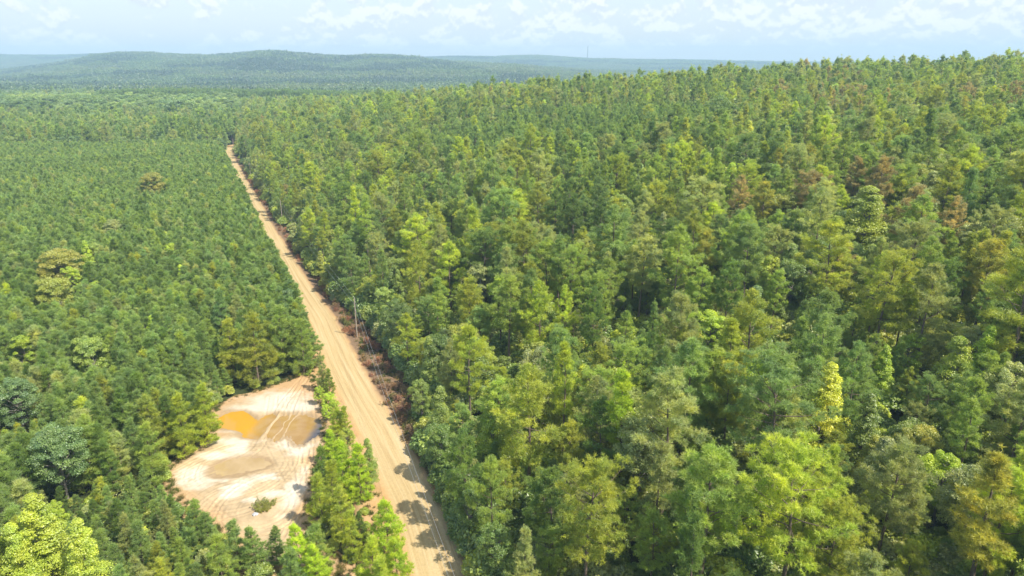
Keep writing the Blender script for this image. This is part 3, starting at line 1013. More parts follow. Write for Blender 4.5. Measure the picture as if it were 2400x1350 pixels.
# ------------------------------------------------------------------ trees that stand out
# (kind, variant, tone, pixel of the top, height, width factor, label)
P_, Y_, B_ = "pine_tree", "young_pine_tree", "broadleaf_tree"
LAND = [
    (P_, 5, "yellow green", 1880, 1058, 20, 1.05, "broad bright yellow green pine with dark trunk, largest crown at the bottom of the slope"),
    (P_, 1, "amber", 2360, 1075, 20, 1.15, "amber yellow pine with a bare grey leaning trunk in the lower right corner"),
    (P_, 5, "olive green", 1385, 1082, 19, 0.92, "wide olive pine with forked limbs low on the slope right of the road"),
    (P_, 3, "lime green", 1465, 862, 20, 1.0, "slender vivid green pine standing behind the wide olive pine"),
    (P_, 1, "yellow green", 1325, 812, 20, 0.85, "pale yellow green pine with a long bare trunk"),
    (P_, 0, "mid green", 1195, 650, 20, 1.05, "tall layered pine with long bare lower trunk uphill from the utility pole"),
    (B_, 3, "bright yellow", 1952, 846, 16, 1.05, "narrow bright yellow cone shaped tree in the middle of the right slope"),
    (B_, 0, "lime green", 1812, 818, 13, 1.15, "round lime green broadleaf tree with sunlit right side"),
    (B_, 1, "lime green", 1672, 710, 13, 1.15, "lime green broadleaf tree in a gap among grey green pines"),
    (B_, 3, "bright yellow", 1640, 772, 10, 0.8, "small yellow spire of leaves below the lime green broadleaf tree"),
    (B_, 4, "yellow green", 2042, 430, 18, 1.4, "large pointed yellow green tree high on the right slope"),
    (B_, 3, "bright yellow", 1757, 281, 16, 1.2, "small bright yellow tree far up the slope under the dark broadleaf"),
    (B_, 5, "dark green", 1695, 215, 19, 1.25, "big dark round broadleaf tree towering over the upper slope"),
    (P_, 4, "rusty brown", 1738, 418, 17, 0.9, "rusty brown dying pine left of its ochre neighbour"),
    (P_, 0, "golden", 1795, 425, 17, 1.0, "ochre dying pine with thin see-through crown"),
    (P_, 4, "rusty brown", 2242, 468, 16, 0.95, "rusty orange dying pine on the far right slope"),
    (P_, 2, "rusty brown", 2012, 372, 16, 0.9, "brownish pine above the large pointed yellow green tree"),
    (P_, 2, "golden", 1660, 545, 16, 0.8, "golden pine beside dark gap in the middle of the slope"),
    (P_, 0, "golden", 2330, 560, 18, 1.0, "ochre spreading pine at the right edge"),
    (P_, 0, "grey green", 1508, 555, 20, 1.1, "open grey green pine with visible trunk and side limbs"),
    (P_, 5, "olive green", 2092, 598, 21, 1.0, "large olive pine with thick visible trunk beside a dark hollow"),
    (P_, 2, "olive green", 1955, 520, 21, 1.15, "massive dark olive pine left of the thick trunked pine"),
    (P_, 4, "grey green", 2195, 632, 19, 1.0, "grey green pine right of the thick trunked olive pine"),
    (P_, 4, "dark green", 1300, 452, 18, 0.9, "dark pine at the left of a row of three dark crowns"),
    (P_, 2, "dark green", 1345, 462, 18, 0.85, "dark pine in the middle of a row of three dark crowns"),
    (P_, 4, "dark green", 1412, 470, 18, 0.9, "dark pine at the right of a row of three dark crowns"),
    (P_, 2, "yellow green", 1052, 572, 18, 1.0, "flat topped layered pine uphill of the road"),
    (P_, 5, "mid green", 1340, 580, 19, 0.85, "dome shaped pale pine in the middle distance"),
    (P_, 2, "yellow green", 1098, 770, 18, 0.85, "bushy yellow green pine on the right of the road past the pole"),
    (P_, 4, "yellow green", 952, 742, 13, 1.0, "short yellow green pine reaching out towards the utility pole"),
    (P_, 4, "yellow green", 1322, 678, 16, 0.75, "narrow yellow green pine next to a very dark one"),
    (P_, 4, "dark green", 1392, 680, 16, 0.75, "very dark narrow pine next to a yellow green one"),
    (B_, 4, "lime green", 1150, 935, 14, 0.8, "lime green tree leaning out of the right forest edge near the road shadows"),
    (B_, 2, "golden", 2172, 985, 11, 0.75, "broadleaf tree with a crown of orange yellow blossom"),
    (B_, 1, "lime green", 2142, 762, 11, 0.85, "upright lime green sapling below the dark hollow"),
    (B_, 3, "lime green", 2080, 806, 11, 0.9, "small pointed lime tree in front of the dark hollow"),
    (B_, 4, "yellow green", 2255, 786, 13, 1.0, "yellow green tree on the right slope with a pointed twin"),
    (B_, 3, "lime green", 2325, 763, 13, 1.0, "lime green tree close to the right edge of the slope"),
    (B_, 1, "lime green", 1642, 1002, 11, 0.8, "bright lime broadleaf between pine trunks low on the slope"),
    (P_, 3, "grey green", 1555, 1040, 17, 1.0, "grey green pointed pine left of the largest bottom crown"),
    (P_, 0, "grey green", 2110, 1045, 18, 1.0, "thin grey green pine with a straight dark trunk right of the largest crown"),
    (P_, 0, "olive green", 1720, 850, 18, 0.9, "olive pine above the lime broadleaf among trunks"),
    (P_, 4, "dark green", 1075, 1015, 15, 0.85, "dark pine at the road edge whose crown shadow crosses the near road"),
    (P_, 2, "mid green", 1150, 1085, 15, 0.80, "mid green pine on the near road edge casting a broad shadow on the road"),
    (B_, 2, "dark green", 1010, 985, 11, 0.75, "dark broadleaf draped over the right road bank before the lime tree"),
    (B_, 1, "dark green", 1085, 1130, 10, 0.8, "low dark leafy tree beside the near road shadows"),
    (B_, 0, "dark green", 1165, 1215, 10, 0.8, "dark leafy tree at the bottom of the right road bank"),
    (B_, 4, "mid green", 1030, 900, 12, 0.8, "mid green leafy tree uphill of the red brush end"),
    (B_, 0, "mid green", 985, 880, 10, 0.75, "round mid green tree overhanging the red brush"),
    # left of the road
    (B_, 3, "yellow green", 70, 1158, 15, 1.15, "large bright yellow green tree in the lower left corner"),
    (B_, 3, "yellow green", 178, 1215, 13, 0.95, "yellow green tree beside the largest one in the lower left corner"),
    (B_, 0, "blue green", 112, 978, 14, 0.95, "blue green broadleaf with glossy leaves among the pines at the left edge"),
    (B_, 2, "golden", 352, 396, 17, 1.0, "golden round broadleaf rising alone out of the young pine plantation"),
    (B_, 2, "golden", 128, 576, 15, 1.15, "broad golden topped tree at the left of the plantation"),
    (B_, 1, "lime green", 160, 612, 12, 0.85, "lime tree tucked against the golden topped tree"),
    (B_, 3, "lime green", 196, 562, 13, 0.9, "pointed lime tree right of the golden topped tree"),
    (B_, 2, "olive green", 118, 642, 13, 1.2, "low olive tree dome below the golden topped tree"),
    (B_, 0, "grey green", 258, 505, 12, 1.0, "pale grey green broadleaf inside the plantation"),
    (B_, 1, "lime green", 396, 560, 11, 0.8, "solitary light green round tree inside the plantation"),
    (B_, 1, "lime green", 570, 490, 11, 0.7, "light green tree near the far left edge of the road"),
    (B_, 0, "yellow green", 290, 308, 12, 0.95, "round yellow green tree at the far border of the plantation"),
    (B_, 0, "blue green", 25, 870, 13, 1.0, "pale blue green broadleaf cut by the left edge of the picture"),
    (B_, 1, "lime green", 40, 770, 12, 0.9, "light green broadleaf above the pale blue green one at the left edge"),
    (B_, 2, "mid green", 200, 780, 12, 0.95, "mid green leafy tree among grey young pines at left"),
    (Y_, 4, "olive green", 588, 742, 14.5, 1.25, "dense olive pine at the back edge of the sandy clearing"),
    (Y_, 4, "olive green", 530, 752, 13, 1.15, "olive pine with yellow lower boughs left of the back edge"),
    (Y_, 3, "mid green", 655, 725, 13.5, 1.2, "mid green pine at the corner of clearing and road"),
    (Y_, 2, "blue green", 512, 688, 14, 1.2, "dark blue green pine behind the olive pair at the clearing"),
    (Y_, 3, "mid green", 700, 752, 12, 1.0, "roadside pine where the plantation ends at the clearing"),
    (Y_, 4, "yellow green", 468, 905, 11, 1.1, "yellow green pine beside the orange puddle"),
    (Y_, 4, "yellow green", 410, 930, 11, 1.15, "yellow green pine left of the one by the orange puddle"),
    (Y_, 3, "olive green", 345, 935, 11, 1.15, "bushy olive pine left of the clearing"),
    (Y_, 4, "mid green", 335, 1000, 10.5, 1.2, "mid green pine spreading at the clearing's left shore"),
    # the strip between the clearing and the road
    (Y_, 2, "grey green", 752, 838, 7.5, 1.15, "grey green pine at the tip of the strip between clearing and road"),
    (Y_, 4, "mid green", 772, 870, 5.5, 1.0, "small spindly pine leaning towards the road at the strip's tip"),
    (B_, 2, "lime green", 745, 905, 4.2, 0.75, "low lime bush tree at the clearing's right rim"),
    (B_, 2, "lime green", 782, 935, 4.5, 0.7, "lime green bushy tree in the middle of the strip"),
    (Y_, 3, "yellow green", 802, 958, 6.5, 1.0, "yellow green pine in the strip beside the bare orange bank"),
    (Y_, 4, "lime green", 800, 1040, 9.5, 1.2, "tall vivid lime pine, highest in the strip by the road"),
    (Y_, 3, "lime green", 838, 1050, 9, 0.95, "lime pine pressed against the tallest one in the strip"),
    (B_, 4, "mid green", 868, 1025, 9, 0.62, "open leafy sapling overhanging the left edge of the road"),
    (Y_, 3, "yellow green", 748, 1120, 8.5, 1.15, "yellow green pine on the clearing side of the strip"),
    (Y_, 4, "olive green", 790, 1145, 8, 1.15, "dark olive pine low in the strip"),
    (Y_, 4, "lime green", 902, 1178, 8.5, 1.25, "vivid lime pine at the road edge, lowest big one in the strip"),
    (Y_, 3, "yellow green", 822, 1205, 7, 1.1, "yellow green pine between dark strip trees and the road"),
    (Y_, 4, "lime green", 692, 1232, 7.5, 1.2, "bright green pine in front of the clearing"),
    (Y_, 3, "soft green", 548, 1228, 6.5, 1.35, "soft green young pine in front of the clearing"),
    (Y_, 4, "soft green", 640, 1240, 5.5, 1.2, "small soft green pine left of the bright green one in front of the clearing"),
    (Y_, 3, "soft green", 478, 1205, 6, 1.2, "soft green pine top poking up at the lower left of the clearing"),
    (Y_, 4, "yellow green", 868, 1270, 8, 1.2, "yellow green pine beside the road at the bottom edge"),
    (B_, 2, "lime green", 768, 918, 4.5, 0.9, "lime leafy bush tree just below the strip's tip"),
    (Y_, 4, "yellow green", 788, 962, 6.0, 1.3, "yellow green pine leaning to the clearing in the upper strip"),
    (B_, 0, "yellow green", 812, 1000, 5.0, 0.9, "rounded yellow green bush tree in the upper strip by the orange bank"),
    (Y_, 4, "lime green", 775, 1010, 6.5, 1.3, "lime pine beside the right end of the puddle"),
    (B_, 1, "lime green", 762, 945, 4.2, 0.9, "lime bush tree at the clearing's edge above the puddle"),
    (Y_, 3, "yellow green", 770, 1085, 8.0, 1.2, "yellow green pine on the clearing side of the tallest strip pine"),
    (B_, 4, "yellow green", 20, 1225, 13, 0.8, "yellow green tree cut by the lower left edge of the picture"),
    (Y_, 4, "lime green", 935, 1268, 7.5, 1.2, "lime pine at the left road edge just above the picture's bottom"),
    (Y_, 3, "yellow green", 885, 1318, 7.0, 1.3, "yellow green pine at the bottom edge left of the road"),
    (Y_, 4, "lime green", 735, 1280, 6.5, 1.3, "bright lime pine at the bottom edge in front of the strip"),
    (Y_, 3, "soft green", 676, 1300, 6.5, 1.3, "soft green pine at the bottom edge before the clearing"),
    (Y_, 4, "soft green", 588, 1240, 6.5, 1.3, "soft green pine on the front rim below the lone bush"),
    (Y_, 3, "mid green", 742, 1240, 7.0, 1.2, "mid green pine where the strip meets the front rim"),
    (Y_, 4, "soft green", 452, 1182, 7.5, 1.2, "soft green pine on the left front corner of the clearing"),
    (Y_, 3, "mid green", 508, 1262, 7.0, 1.3, "mid green pine behind the front rim at the bottom edge"),
    # far belt
    (P_, 0, "dark green", 752, 290, 20, 0.9, "dark tall pine with visible trunk in the far roadside belt"),
    (P_, 2, "olive green", 830, 275, 21, 1.0, "olive tall pine right of the dark one in the far belt"),
    (P_, 2, "olive green", 790, 282, 21, 1.0, "olive green pine between the two tall belt pines"),
    (B_, 5, "dark green", 1945, 124, 17, 0.8, "twin headed dark tree standing on the skyline of the right ridge"),
    (B_, 0, "dark green", 2010, 134, 14, 0.7, "small dark round tree on the skyline right of the twin headed one"),
    (P_, 2, "dark green", 2345, 118, 17, 0.9, "tall dark pine on the skyline near the right edge"),
]

rng = np.random.default_rng(77)
TREES = []   # dict: kind var tone x y z sc wf rz label group


def add_tree(kind, var, tone, x, y, H, wf, label=None):
    e = LIB[kind][0][var % len(LIB[kind][0])]
    z = th(x, y)
    TREES.append(dict(kind=kind, var=var, tone=tone, x=x, y=y, z=z, H=H, sz=H / e[2], sxy=(H / e[2]) * wf, R=e[3] * (H / e[2]) * wf, rz=rng.uniform(0, 2 * pi), label=label))


for kind, var, tone, u, v, H, wf, lab in LAND:
    x, y = locate(u, v, H)
    s = float(road_s(x, y))
    if abs(s) < 5.2 and y < 500:        # keep the road free
        x += (5.2 - abs(s)) * (1 if s > 0 else -1)
    add_tree(kind, var, tone, x, y, H, wf, lab)
NL = len(TREES)
LX = np.array([t["x"] for t in TREES]); LY = np.array([t["y"] for t in TREES]); LR = np.array([t["R"] for t in TREES]); LH = np.array([t["H"] for t in TREES])

# ------------------------------------------------------------------ the rest of the forest: where what stands
def jitter_grid(x0, x1, y0, y1, sx, sy, jit, rot=0.0):
    nx = int((x1 - x0) / sx) + 1; ny = int((y1 - y0) / sy) + 1
    I, J = np.meshgrid(np.arange(nx), np.arange(ny))
    X = x0 + (I + 0.5 * (J % 2)) * sx + rng.uniform(-jit, jit, I.shape) * sx
    Y = y0 + J * sy + rng.uniform(-jit, jit, I.shape) * sy
    X = X.ravel(); Y = Y.ravel()
    if rot:
        cx, cy_ = (x0 + x1) / 2, (y0 + y1) / 2
        dx, dy = X - cx, Y - cy_
        X = cx + dx * cos(rot) - dy * sin(rot); Y = cy_ + dx * sin(rot) + dy * cos(rot)
    return X, Y


def in_wedge(x, y, margin=22.0):
    return (np.abs(x) < 0.80 * np.maximum(y, 0) + margin + 10) & (y > 18)


def near_landmark(x, y):
    """distance rule: leave room for the trees set by hand; 0 = drop, <1 = keep lower"""
    f = np.ones(len(x))
    for i in range(NL):
        dx = x - LX[i]; dy = y - LY[i]
        r = np.hypot(LX[i], LY[i]); ux, uy = LX[i] / r, LY[i] / r
        along = -(dx * ux + dy * uy); across = np.abs(dx * uy - dy * ux)
        d = np.hypot(dx, dy)
        f = np.where(d < max(1.3, 0.62 * LR[i]), 0, f)
        front = (along > 0) & (along < 1.3 * LH[i]) & (across < LR[i] * 1.05)
        f = np.where(front & (f > 0), np.minimum(f, np.clip(0.42 + 0.35 * along / LH[i], 0.3, 1.0)), f)
    return f


def pick(r, table):
    acc = 0
    for name, w in table:
        acc += w
        if r < acc: return name
    return table[-1][0]


POINTS = {P_: [], Y_: [], B_: []}      # x y H wf var tone


def scatter():
    # young pines planted in rows left of the road
    X, Y = jitter_grid(-480, 120, -120, 620, 2.55, 2.75, 0.27, radians(26))
    s = road_s(X, Y)
    far_edge = 462 + 8 * vnoise(X / 30.0, 0 * X, 61)
    m = in_wedge(X, Y) & (s < -6.0 + 1.5 * sst(128, 170, Y) - 0.6 * rng.random(len(X))) & (Y < far_edge)
    X, Y, s = X[m], Y[m], s[m]
    cs_ = poly_sdf(X, Y, CLEAR)
    strip = (Y > 60) & (Y < 128) & (s > -16) & (cs_ > 0)
    m = (cs_ > 1.7) & ~((strip) & (rng.random(len(X)) < 0.75))
    X, Y, s = X[m], Y[m], s[m]
    f = near_landmark(X, Y)
    mixed = sst(60, 140, -s) * (1 - sst(190, 250, Y)) + 0.35 * (1 - sst(70, 110, Y))
    hmap = vnoise(X / 26.0, Y / 26.0, 71)
    for x, y, ss_, ff, mx, hm, cd in zip(X, Y, s, f, mixed, hmap, poly_sdf(X, Y, CLEAR)):
        if ff <= 0: continue
        r = rng.random()
        H = rng.normal(10.6, 0.55) + 0.8 * hm
        if y < 128 and cd < 9: H *= rng.uniform(0.7, 1.0)
        if y < 84 and ss_ > -45: H *= rng.uniform(0.45, 0.75)
        wf = rng.uniform(0.98, 1.24)
        if r < (0.10 * mx + 0.012) * (0.0 if (y < 100 and cd < 14) else 1.0):
            POINTS[B_].append((x, y, rng.uniform(8, 13) * max(ff, 0.55), rng.uniform(0.7, 1.0), rng.integers(0, 6), pick(rng.random(), [("mid green", .3), ("yellow green", .25), ("blue green", .25), ("lime green", .2)])))
            continue
        if r < 0.16 * mx + 0.012 and mx > 0.5: continue
        if r > 0.965: continue
        tone = pick(rng.random(), [("soft green", .58 - .15 * mx), ("dark green", .20), ("mid green", .12), ("grey green", .06), ("olive green", .03 + .10 * mx), ("yellow green", .1 * mx + .01)])
        if y > 150 and tone in ("olive green", "yellow green") and rng.random() < 0.6: tone = "soft green"
        POINTS[Y_].append((x, y, H * max(ff, 0.45), wf, rng.integers(0, 5), tone))
    # mixed forest on the slope right of the road
    X, Y = jitter_grid(-330, 760, 10, 900, 4.7, 4.7, 0.42)
    s = road_s(X, Y)
    m = in_wedge(X, Y) & (s > edge_right(Y) + 0.6 + 1.2 * rng.random(len(X))) & (Y < 900)
    X, Y, s = X[m], Y[m], s[m]
    f = near_landmark(X, Y)
    zone = fbm2(X / 45.0, Y / 45.0, 81, 3)
    brown = fbm2(X / 40.0, Y / 40.0, 91, 2)
    patch = np.exp(-(((X - 25) / 85) ** 2 + ((Y - 345) / 75) ** 2) ** 2)
    for x, y, ss_, ff, zn, bn, pt in zip(X, Y, s, f, zone, brown, patch):
        if ff <= 0: continue
        if pt > 0.5:            # a stand of younger pines on the slope
            if rng.random() < 0.93:
                for q in range(2):
                    POINTS[Y_].append((x + rng.uniform(-1.6, 1.6), y + rng.uniform(-1.6, 1.6), rng.normal(12, 0.9) * max(ff, 0.5), rng.uniform(0.85, 1.1), rng.integers(0, 5), pick(rng.random(), [("soft green", .6), ("dark green", .2), ("mid green", .2)])))
                continue
        edge = ss_ < 17
        r = rng.random()
        right = min(1.0, max(0.0, (x / max(y, 40) - 0.05) / 0.5)) * sst(120, 260, y)
        pb = (0.30 if edge else 0.24) + 0.35 * zn + 0.28 * right
        if r < pb:
            H = rng.uniform(9, 16) if not edge else rng.uniform(8, 14)
            tone = pick(rng.random(), [("mid green", .30), ("olive green", .16), ("yellow green", .14), ("soft green", .10), ("dark green", .13), ("lime green", .05), ("grey green", .12)])
            if edge and tone in ("lime green",): tone = "mid green"
            POINTS[B_].append((x, y, H * max(ff, 0.5), rng.uniform(0.75, 1.1), rng.integers(0, 6), tone))
        elif r < pb + 0.05: continue
        else:
            H = rng.normal(16.8, 2.9) if not edge else rng.normal(14.5, 2.2)
            if rng.random() < 0.22: H *= rng.uniform(0.55, 0.75)
            if bn > 0.24 and y > 120 and rng.random() < 0.06 + 0.26 * right: tone = pick(rng.random(), [("rusty brown", .45), ("golden", .55)])
            else: tone = pick(rng.random(), [("mid green", .30), ("soft green", .22), ("grey green", .17), ("olive green", .14), ("yellow green", .08), ("dark green", .09)])
            POINTS[P_].append((x, y, max(6, H) * max(ff, 0.45), rng.uniform(0.8, 1.12), rng.choice((0, 2, 4, 5)) if rng.random() < (0.55 if y < 190 else 0.15) else rng.integers(0, 9), tone))
    # belt of tall pines past the plantation and the wooded valley behind it
    X, Y = jitter_grid(-1050, 1000, 468, 1180, 5.4, 5.4, 0.42)
    s = road_s(X, Y)
    m = in_wedge(X, Y) & ((s < -3) | (Y > 900) | ((Y > 522) & (s < 9)))
    m &= ~((Y < 560) & (np.abs(X - road_x(np.clip(Y, 0, 560))) < 4.5))
    X, Y, s = X[m], Y[m], s[m]
    zone = fbm2(X / 90.0, Y / 60.0, 101, 3)
    for x, y, zn in zip(X, Y, zone):
        belt = y < 570
        big = 690 < y < 1180 and x < 40
        if 960 < y < 1030 and -560 < x < -190:      # a stand of dark tall pines across the valley
            POINTS[P_].append((x, y, rng.uniform(21, 25), rng.uniform(1.0, 1.2), rng.integers(0, 9), "dark green")); continue
        if big and rng.random() < 0.62:
            if rng.random() < 0.45: continue
            grand = x < -300 and y < 880
            if grand and rng.random() < 0.5: continue
            POINTS[B_].append((x, y, rng.uniform(21, 30) if grand else rng.uniform(13, 21), rng.uniform(1.25, 1.7), rng.choice((0, 1, 2, 5)), pick(rng.random(), [("dark green", .55), ("blue green", .25), ("soft green", .2)] if vnoise(np.array([x / 70.0]), np.array([y / 45.0]), 141)[0] < 0.1 else [("mid green", .5), ("soft green", .5)])))
            continue
        if rng.random() < (0.22 if belt else 0.62) + 0.5 * zn:
            POINTS[B_].append((x, y, rng.uniform(12, 20) if not belt else rng.uniform(10, 16), rng.uniform(0.9, 1.35), rng.integers(0, 6),
                               pick(rng.random(), [("soft green", .30), ("dark green", .36), ("blue green", .18), ("mid green", .16)] if zn < 0.05 else [("mid green", .42), ("soft green", .4), ("blue green", .18)])))
        else:
            POINTS[P_].append((x, y, rng.normal(18.5, 2.0), rng.uniform(0.85, 1.1), rng.integers(0, 6), pick(rng.random(), [("mid green", .30), ("soft green", .3), ("grey green", .16), ("dark green", .22), ("golden", .02)])))


scatter()
for kind, lst in POINTS.items():
    if not lst: continue
    zz = terrain(np.array([p[0] for p in lst]), np.array([p[1] for p in lst]))
    lib = LIB[kind][0]
    for (x, y, H, wf, var, tone), z in zip(lst, zz):
        e = lib[int(var) % len(lib)]
        TREES.append(dict(kind=kind, var=int(var), tone=tone, x=x, y=y, z=float(z), H=H, sz=H / e[2], sxy=(H / e[2]) * wf, R=e[3] * (H / e[2]) * wf, rz=rng.uniform(0, 2 * pi), label=None))

# ------------------------------------------------------------------ which trees show largest (front to back cover of a coarse frame)
def rank_visible():
    bw, bh = 480, 270
    buf = np.zeros((bh, bw), bool)
    order = sorted(range(len(TREES)), key=lambda i: TREES[i]["x"] ** 2 + TREES[i]["y"] ** 2)
    k = bw / 2400.0
    for i in order:
        t = TREES[i]
        t["vis"] = 0
        if t["y"] > 620: continue
        cb = {P_: 0.38, Y_: 0.05, B_: 0.2}[t["kind"]]
        u0, v0, d = project(t["x"], t["y"], t["z"] + t["H"])
        u1, v1, _ = project(t["x"], t["y"], t["z"] + t["H"] * cb)
        if d < 5: continue
        rad = FPX * t["R"] / d * k * 0.8
        cu = (u0 + u1) / 2 * k; cv = (v0 + v1) / 2 * k; rv = max(abs(v1 - v0) * k / 2, rad * 0.5)
        a0, a1 = max(0, int(cu - rad)), min(bw, int(cu + rad) + 1); b0, b1 = max(0, int(cv - rv)), min(bh, int(cv + rv) + 1)
        if a1 <= a0 or b1 <= b0: continue
        yy, xx = np.mgrid[b0:b1, a0:a1]
        e = ((xx + 0.5 - cu) / max(rad, 0.6)) ** 2 + ((yy + 0.5 - cv) / max(rv, 0.6)) ** 2 <= 1
        sub = buf[b0:b1, a0:a1]
        t["vis"] = int((e & ~sub).sum())
        sub |= e


rank_visible()


def zone_words(t):
    """where the tree stands, in words one can find in the picture"""
    x, y = t["x"], t["y"]
    s = float(road_s(x, y))
    c = float(poly_sdf(np.array([x]), np.array([y]), CLEAR)[0])
    if s > 0:
        if s < 18: return "right of the dirt road" + (" before the pole" if y < 147 else " beyond the pole")
        if y < 95: return "at the foot of the right slope"
        if y < 190: return "on the middle of the right slope"
        if y < 320: return "high on the right slope"
        return "near the crest of the right slope"
    if c < 9 and s < -18: return "around the rim of the sandy clearing"
    if y < 128 and s > -18: return "between the sandy clearing and the road"
    if s > -12: return "on the left edge of the dirt road"
    if y < 110: return "in the lower left woods"
    if y < 190: return "in the near left plantation"
    if y < 320: return "in the middle of the left plantation"
    if y < 462: return "at the back of the left plantation"
    return "in the belt behind the left plantation"


SIZE_WORD = {P_: ("short", "tall", 14.5), Y_: ("small", "bushy", 9.0), B_: ("low", "tall", 11.5)}
SPECIES = {P_: "pine", Y_: "young pine", B_: "broadleaf tree"}
CAT = {P_: "pine tree", Y_: "young pine", B_: "broadleaf tree"}
INDIV = set(range(NL))
LIMIT = 296
for kind in (P_, Y_, B_):
    ids = [i for i, t in enumerate(TREES) if t["kind"] == kind and i >= NL and t["vis"] > 0]
    ids.sort(key=lambda i: -TREES[i]["vis"])
    have = sum(1 for i in range(NL) if TREES[i]["kind"] == kind)
    INDIV.update(ids[:LIMIT - have])


def set_tree(t):
    lod = 0 if t["y"] < 330 else 1
    lib = LIB[t["kind"]][0 if lod == 0 else 1]
    w, f, H, R = lib[t["var"] % len(lib)]
    e = empty(t["kind"], (t["x"], t["y"], t["z"]), t["rz"])
    e.scale = (t["sxy"], t["sxy"], t["sz"])
    a = bpy.data.objects.new("trunk", w); COL.objects.link(a); a.parent = e
    b = bpy.data.objects.new("crown", f); COL.objects.link(b); b.parent = e
    b["tint"] = list(TONES[t["tone"]])
    if t["label"]:
        tag(e, t["label"], CAT[t["kind"]])
    else:
        lo_, hi_, lim = SIZE_WORD[t["kind"]]
        zw = zone_words(t)
        tag(e, f"{lo_ if t['H'] < lim else hi_} {t['tone']} {SPECIES[t['kind']]} {zw}", CAT[t["kind"]], f"{t['tone']} {SPECIES[t['kind']]}s {zw}")


for i in sorted(INDIV):
    set_tree(TREES[i])

# ------------------------------------------------------------------ masses nobody could count: one object per kind
def instancer(name, protos, P, idx, rot, scl, label, cat, tint):
    """protos: list of objects kept outside the scene, P (n,3)"""
    c = bpy.data.collections.new(name + "_kinds")
    for k, o in enumerate(protos):
        o.name = f"{name}_kind_{k:03d}"
        c.objects.link(o)
    me = bpy.data.meshes.new(name)
    me.vertices.add(len(P)); me.vertices.foreach_set("co", np.asarray(P, np.float32).ravel())
    a = me.attributes.new("pick", "INT", "POINT"); a.data.foreach_set("value", np.asarray(idx, np.int32))
    a = me.attributes.new("turn", "FLOAT_VECTOR", "POINT")
    rv = np.zeros((len(P), 3), np.float32); rv[:, 2] = rot; a.data.foreach_set("vector", rv.ravel())
    a = me.attributes.new("grow", "FLOAT_VECTOR", "POINT"); a.data.foreach_set("vector", np.asarray(scl, np.float32).ravel())
    a = me.attributes.new("tint", "FLOAT_VECTOR", "POINT"); a.data.foreach_set("vector", np.asarray(tint, np.float32).ravel())
    me.update()
    o = mesh_obj(name, me)
    g = bpy.data.node_groups.new(name, "GeometryNodeTree")
    g.interface.new_socket("Geometry", in_out="INPUT", socket_type="NodeSocketGeometry")
    g.interface.new_socket("Geometry", in_out="OUTPUT", socket_type="NodeSocketGeometry")
    gi = g.nodes.new("NodeGroupInput"); go = g.nodes.new("NodeGroupOutput")
    ci = g.nodes.new("GeometryNodeCollectionInfo"); ci.inputs["Collection"].default_value = c
    ci.inputs["Separate Children"].default_value = True; ci.inputs["Reset Children"].default_value = True
    ip = g.nodes.new("GeometryNodeInstanceOnPoints"); ip.inputs["Pick Instance"].default_value = True

    def attr(nm, typ):
        n = g.nodes.new("GeometryNodeInputNamedAttribute"); n.data_type = typ; n.inputs["Name"].default_value = nm
        return n.outputs["Attribute"]
    g.links.new(gi.outputs[0], ip.inputs["Points"]); g.links.new(ci.outputs[0], ip.inputs["Instance"])
    g.links.new(attr("pick", "INT"), ip.inputs["Instance Index"])
    er = g.nodes.new("FunctionNodeEulerToRotation"); g.links.new(attr("turn", "FLOAT_VECTOR"), er.inputs[0])
    g.links.new(er.outputs[0], ip.inputs["Rotation"])
    g.links.new(attr("grow", "FLOAT_VECTOR"), ip.inputs["Scale"])
    g.links.new(ip.outputs[0], go.inputs[0])
    md = o.modifiers.new("growth", "NODES"); md.node_group = g
    tag(o, label, cat, kind="stuff")
    return o


def joined(w, f, name):
    """trunk and crown in one mesh with two materials, for the masses"""
    nv = len(w.vertices); nf = len(f.vertices)
    V = np.empty((nv + nf, 3), np.float32)
    b = np.empty(nv * 3, np.float32); w.vertices.foreach_get("co", b); V[:nv] = b.reshape(-1, 3)
    b = np.empty(nf * 3, np.float32); f.vertices.foreach_get("co", b); V[nv:] = b.reshape(-1, 3)
    fw = np.empty(len(w.loops), np.int32); w.loops.foreach_get("vertex_index", fw)
    ff = np.empty(len(f.loops), np.int32); f.loops.foreach_get("vertex_index", ff)
    T = np.full(nv + nf, 0.5, np.float32)
    b = np.empty(nf, np.float32); f.attributes["tone"].data.foreach_get("value", b); T[nv:] = b
    BL = np.zeros((nv + nf, 3), np.float32); BL[:, 2] = 1
    b = np.empty(nf * 3, np.float32); f.attributes["bloom"].data.foreach_get("vector", b); BL[nv:] = b.reshape(-1, 3)
    F = np.concatenate((fw.reshape(-1, 3), ff.reshape(-1, 3) + nv))
    me = np_mesh(name, V, F, tone=T, bloom=BL)
    me.materials.append(f.materials[0]); me.materials.append(w.materials[0])
    mi = np.zeros(len(F), np.int32); mi[:len(fw) // 3] = 1
    if len(me.polygons) == len(F): me.polygons.foreach_set("material_index", mi)
    return me


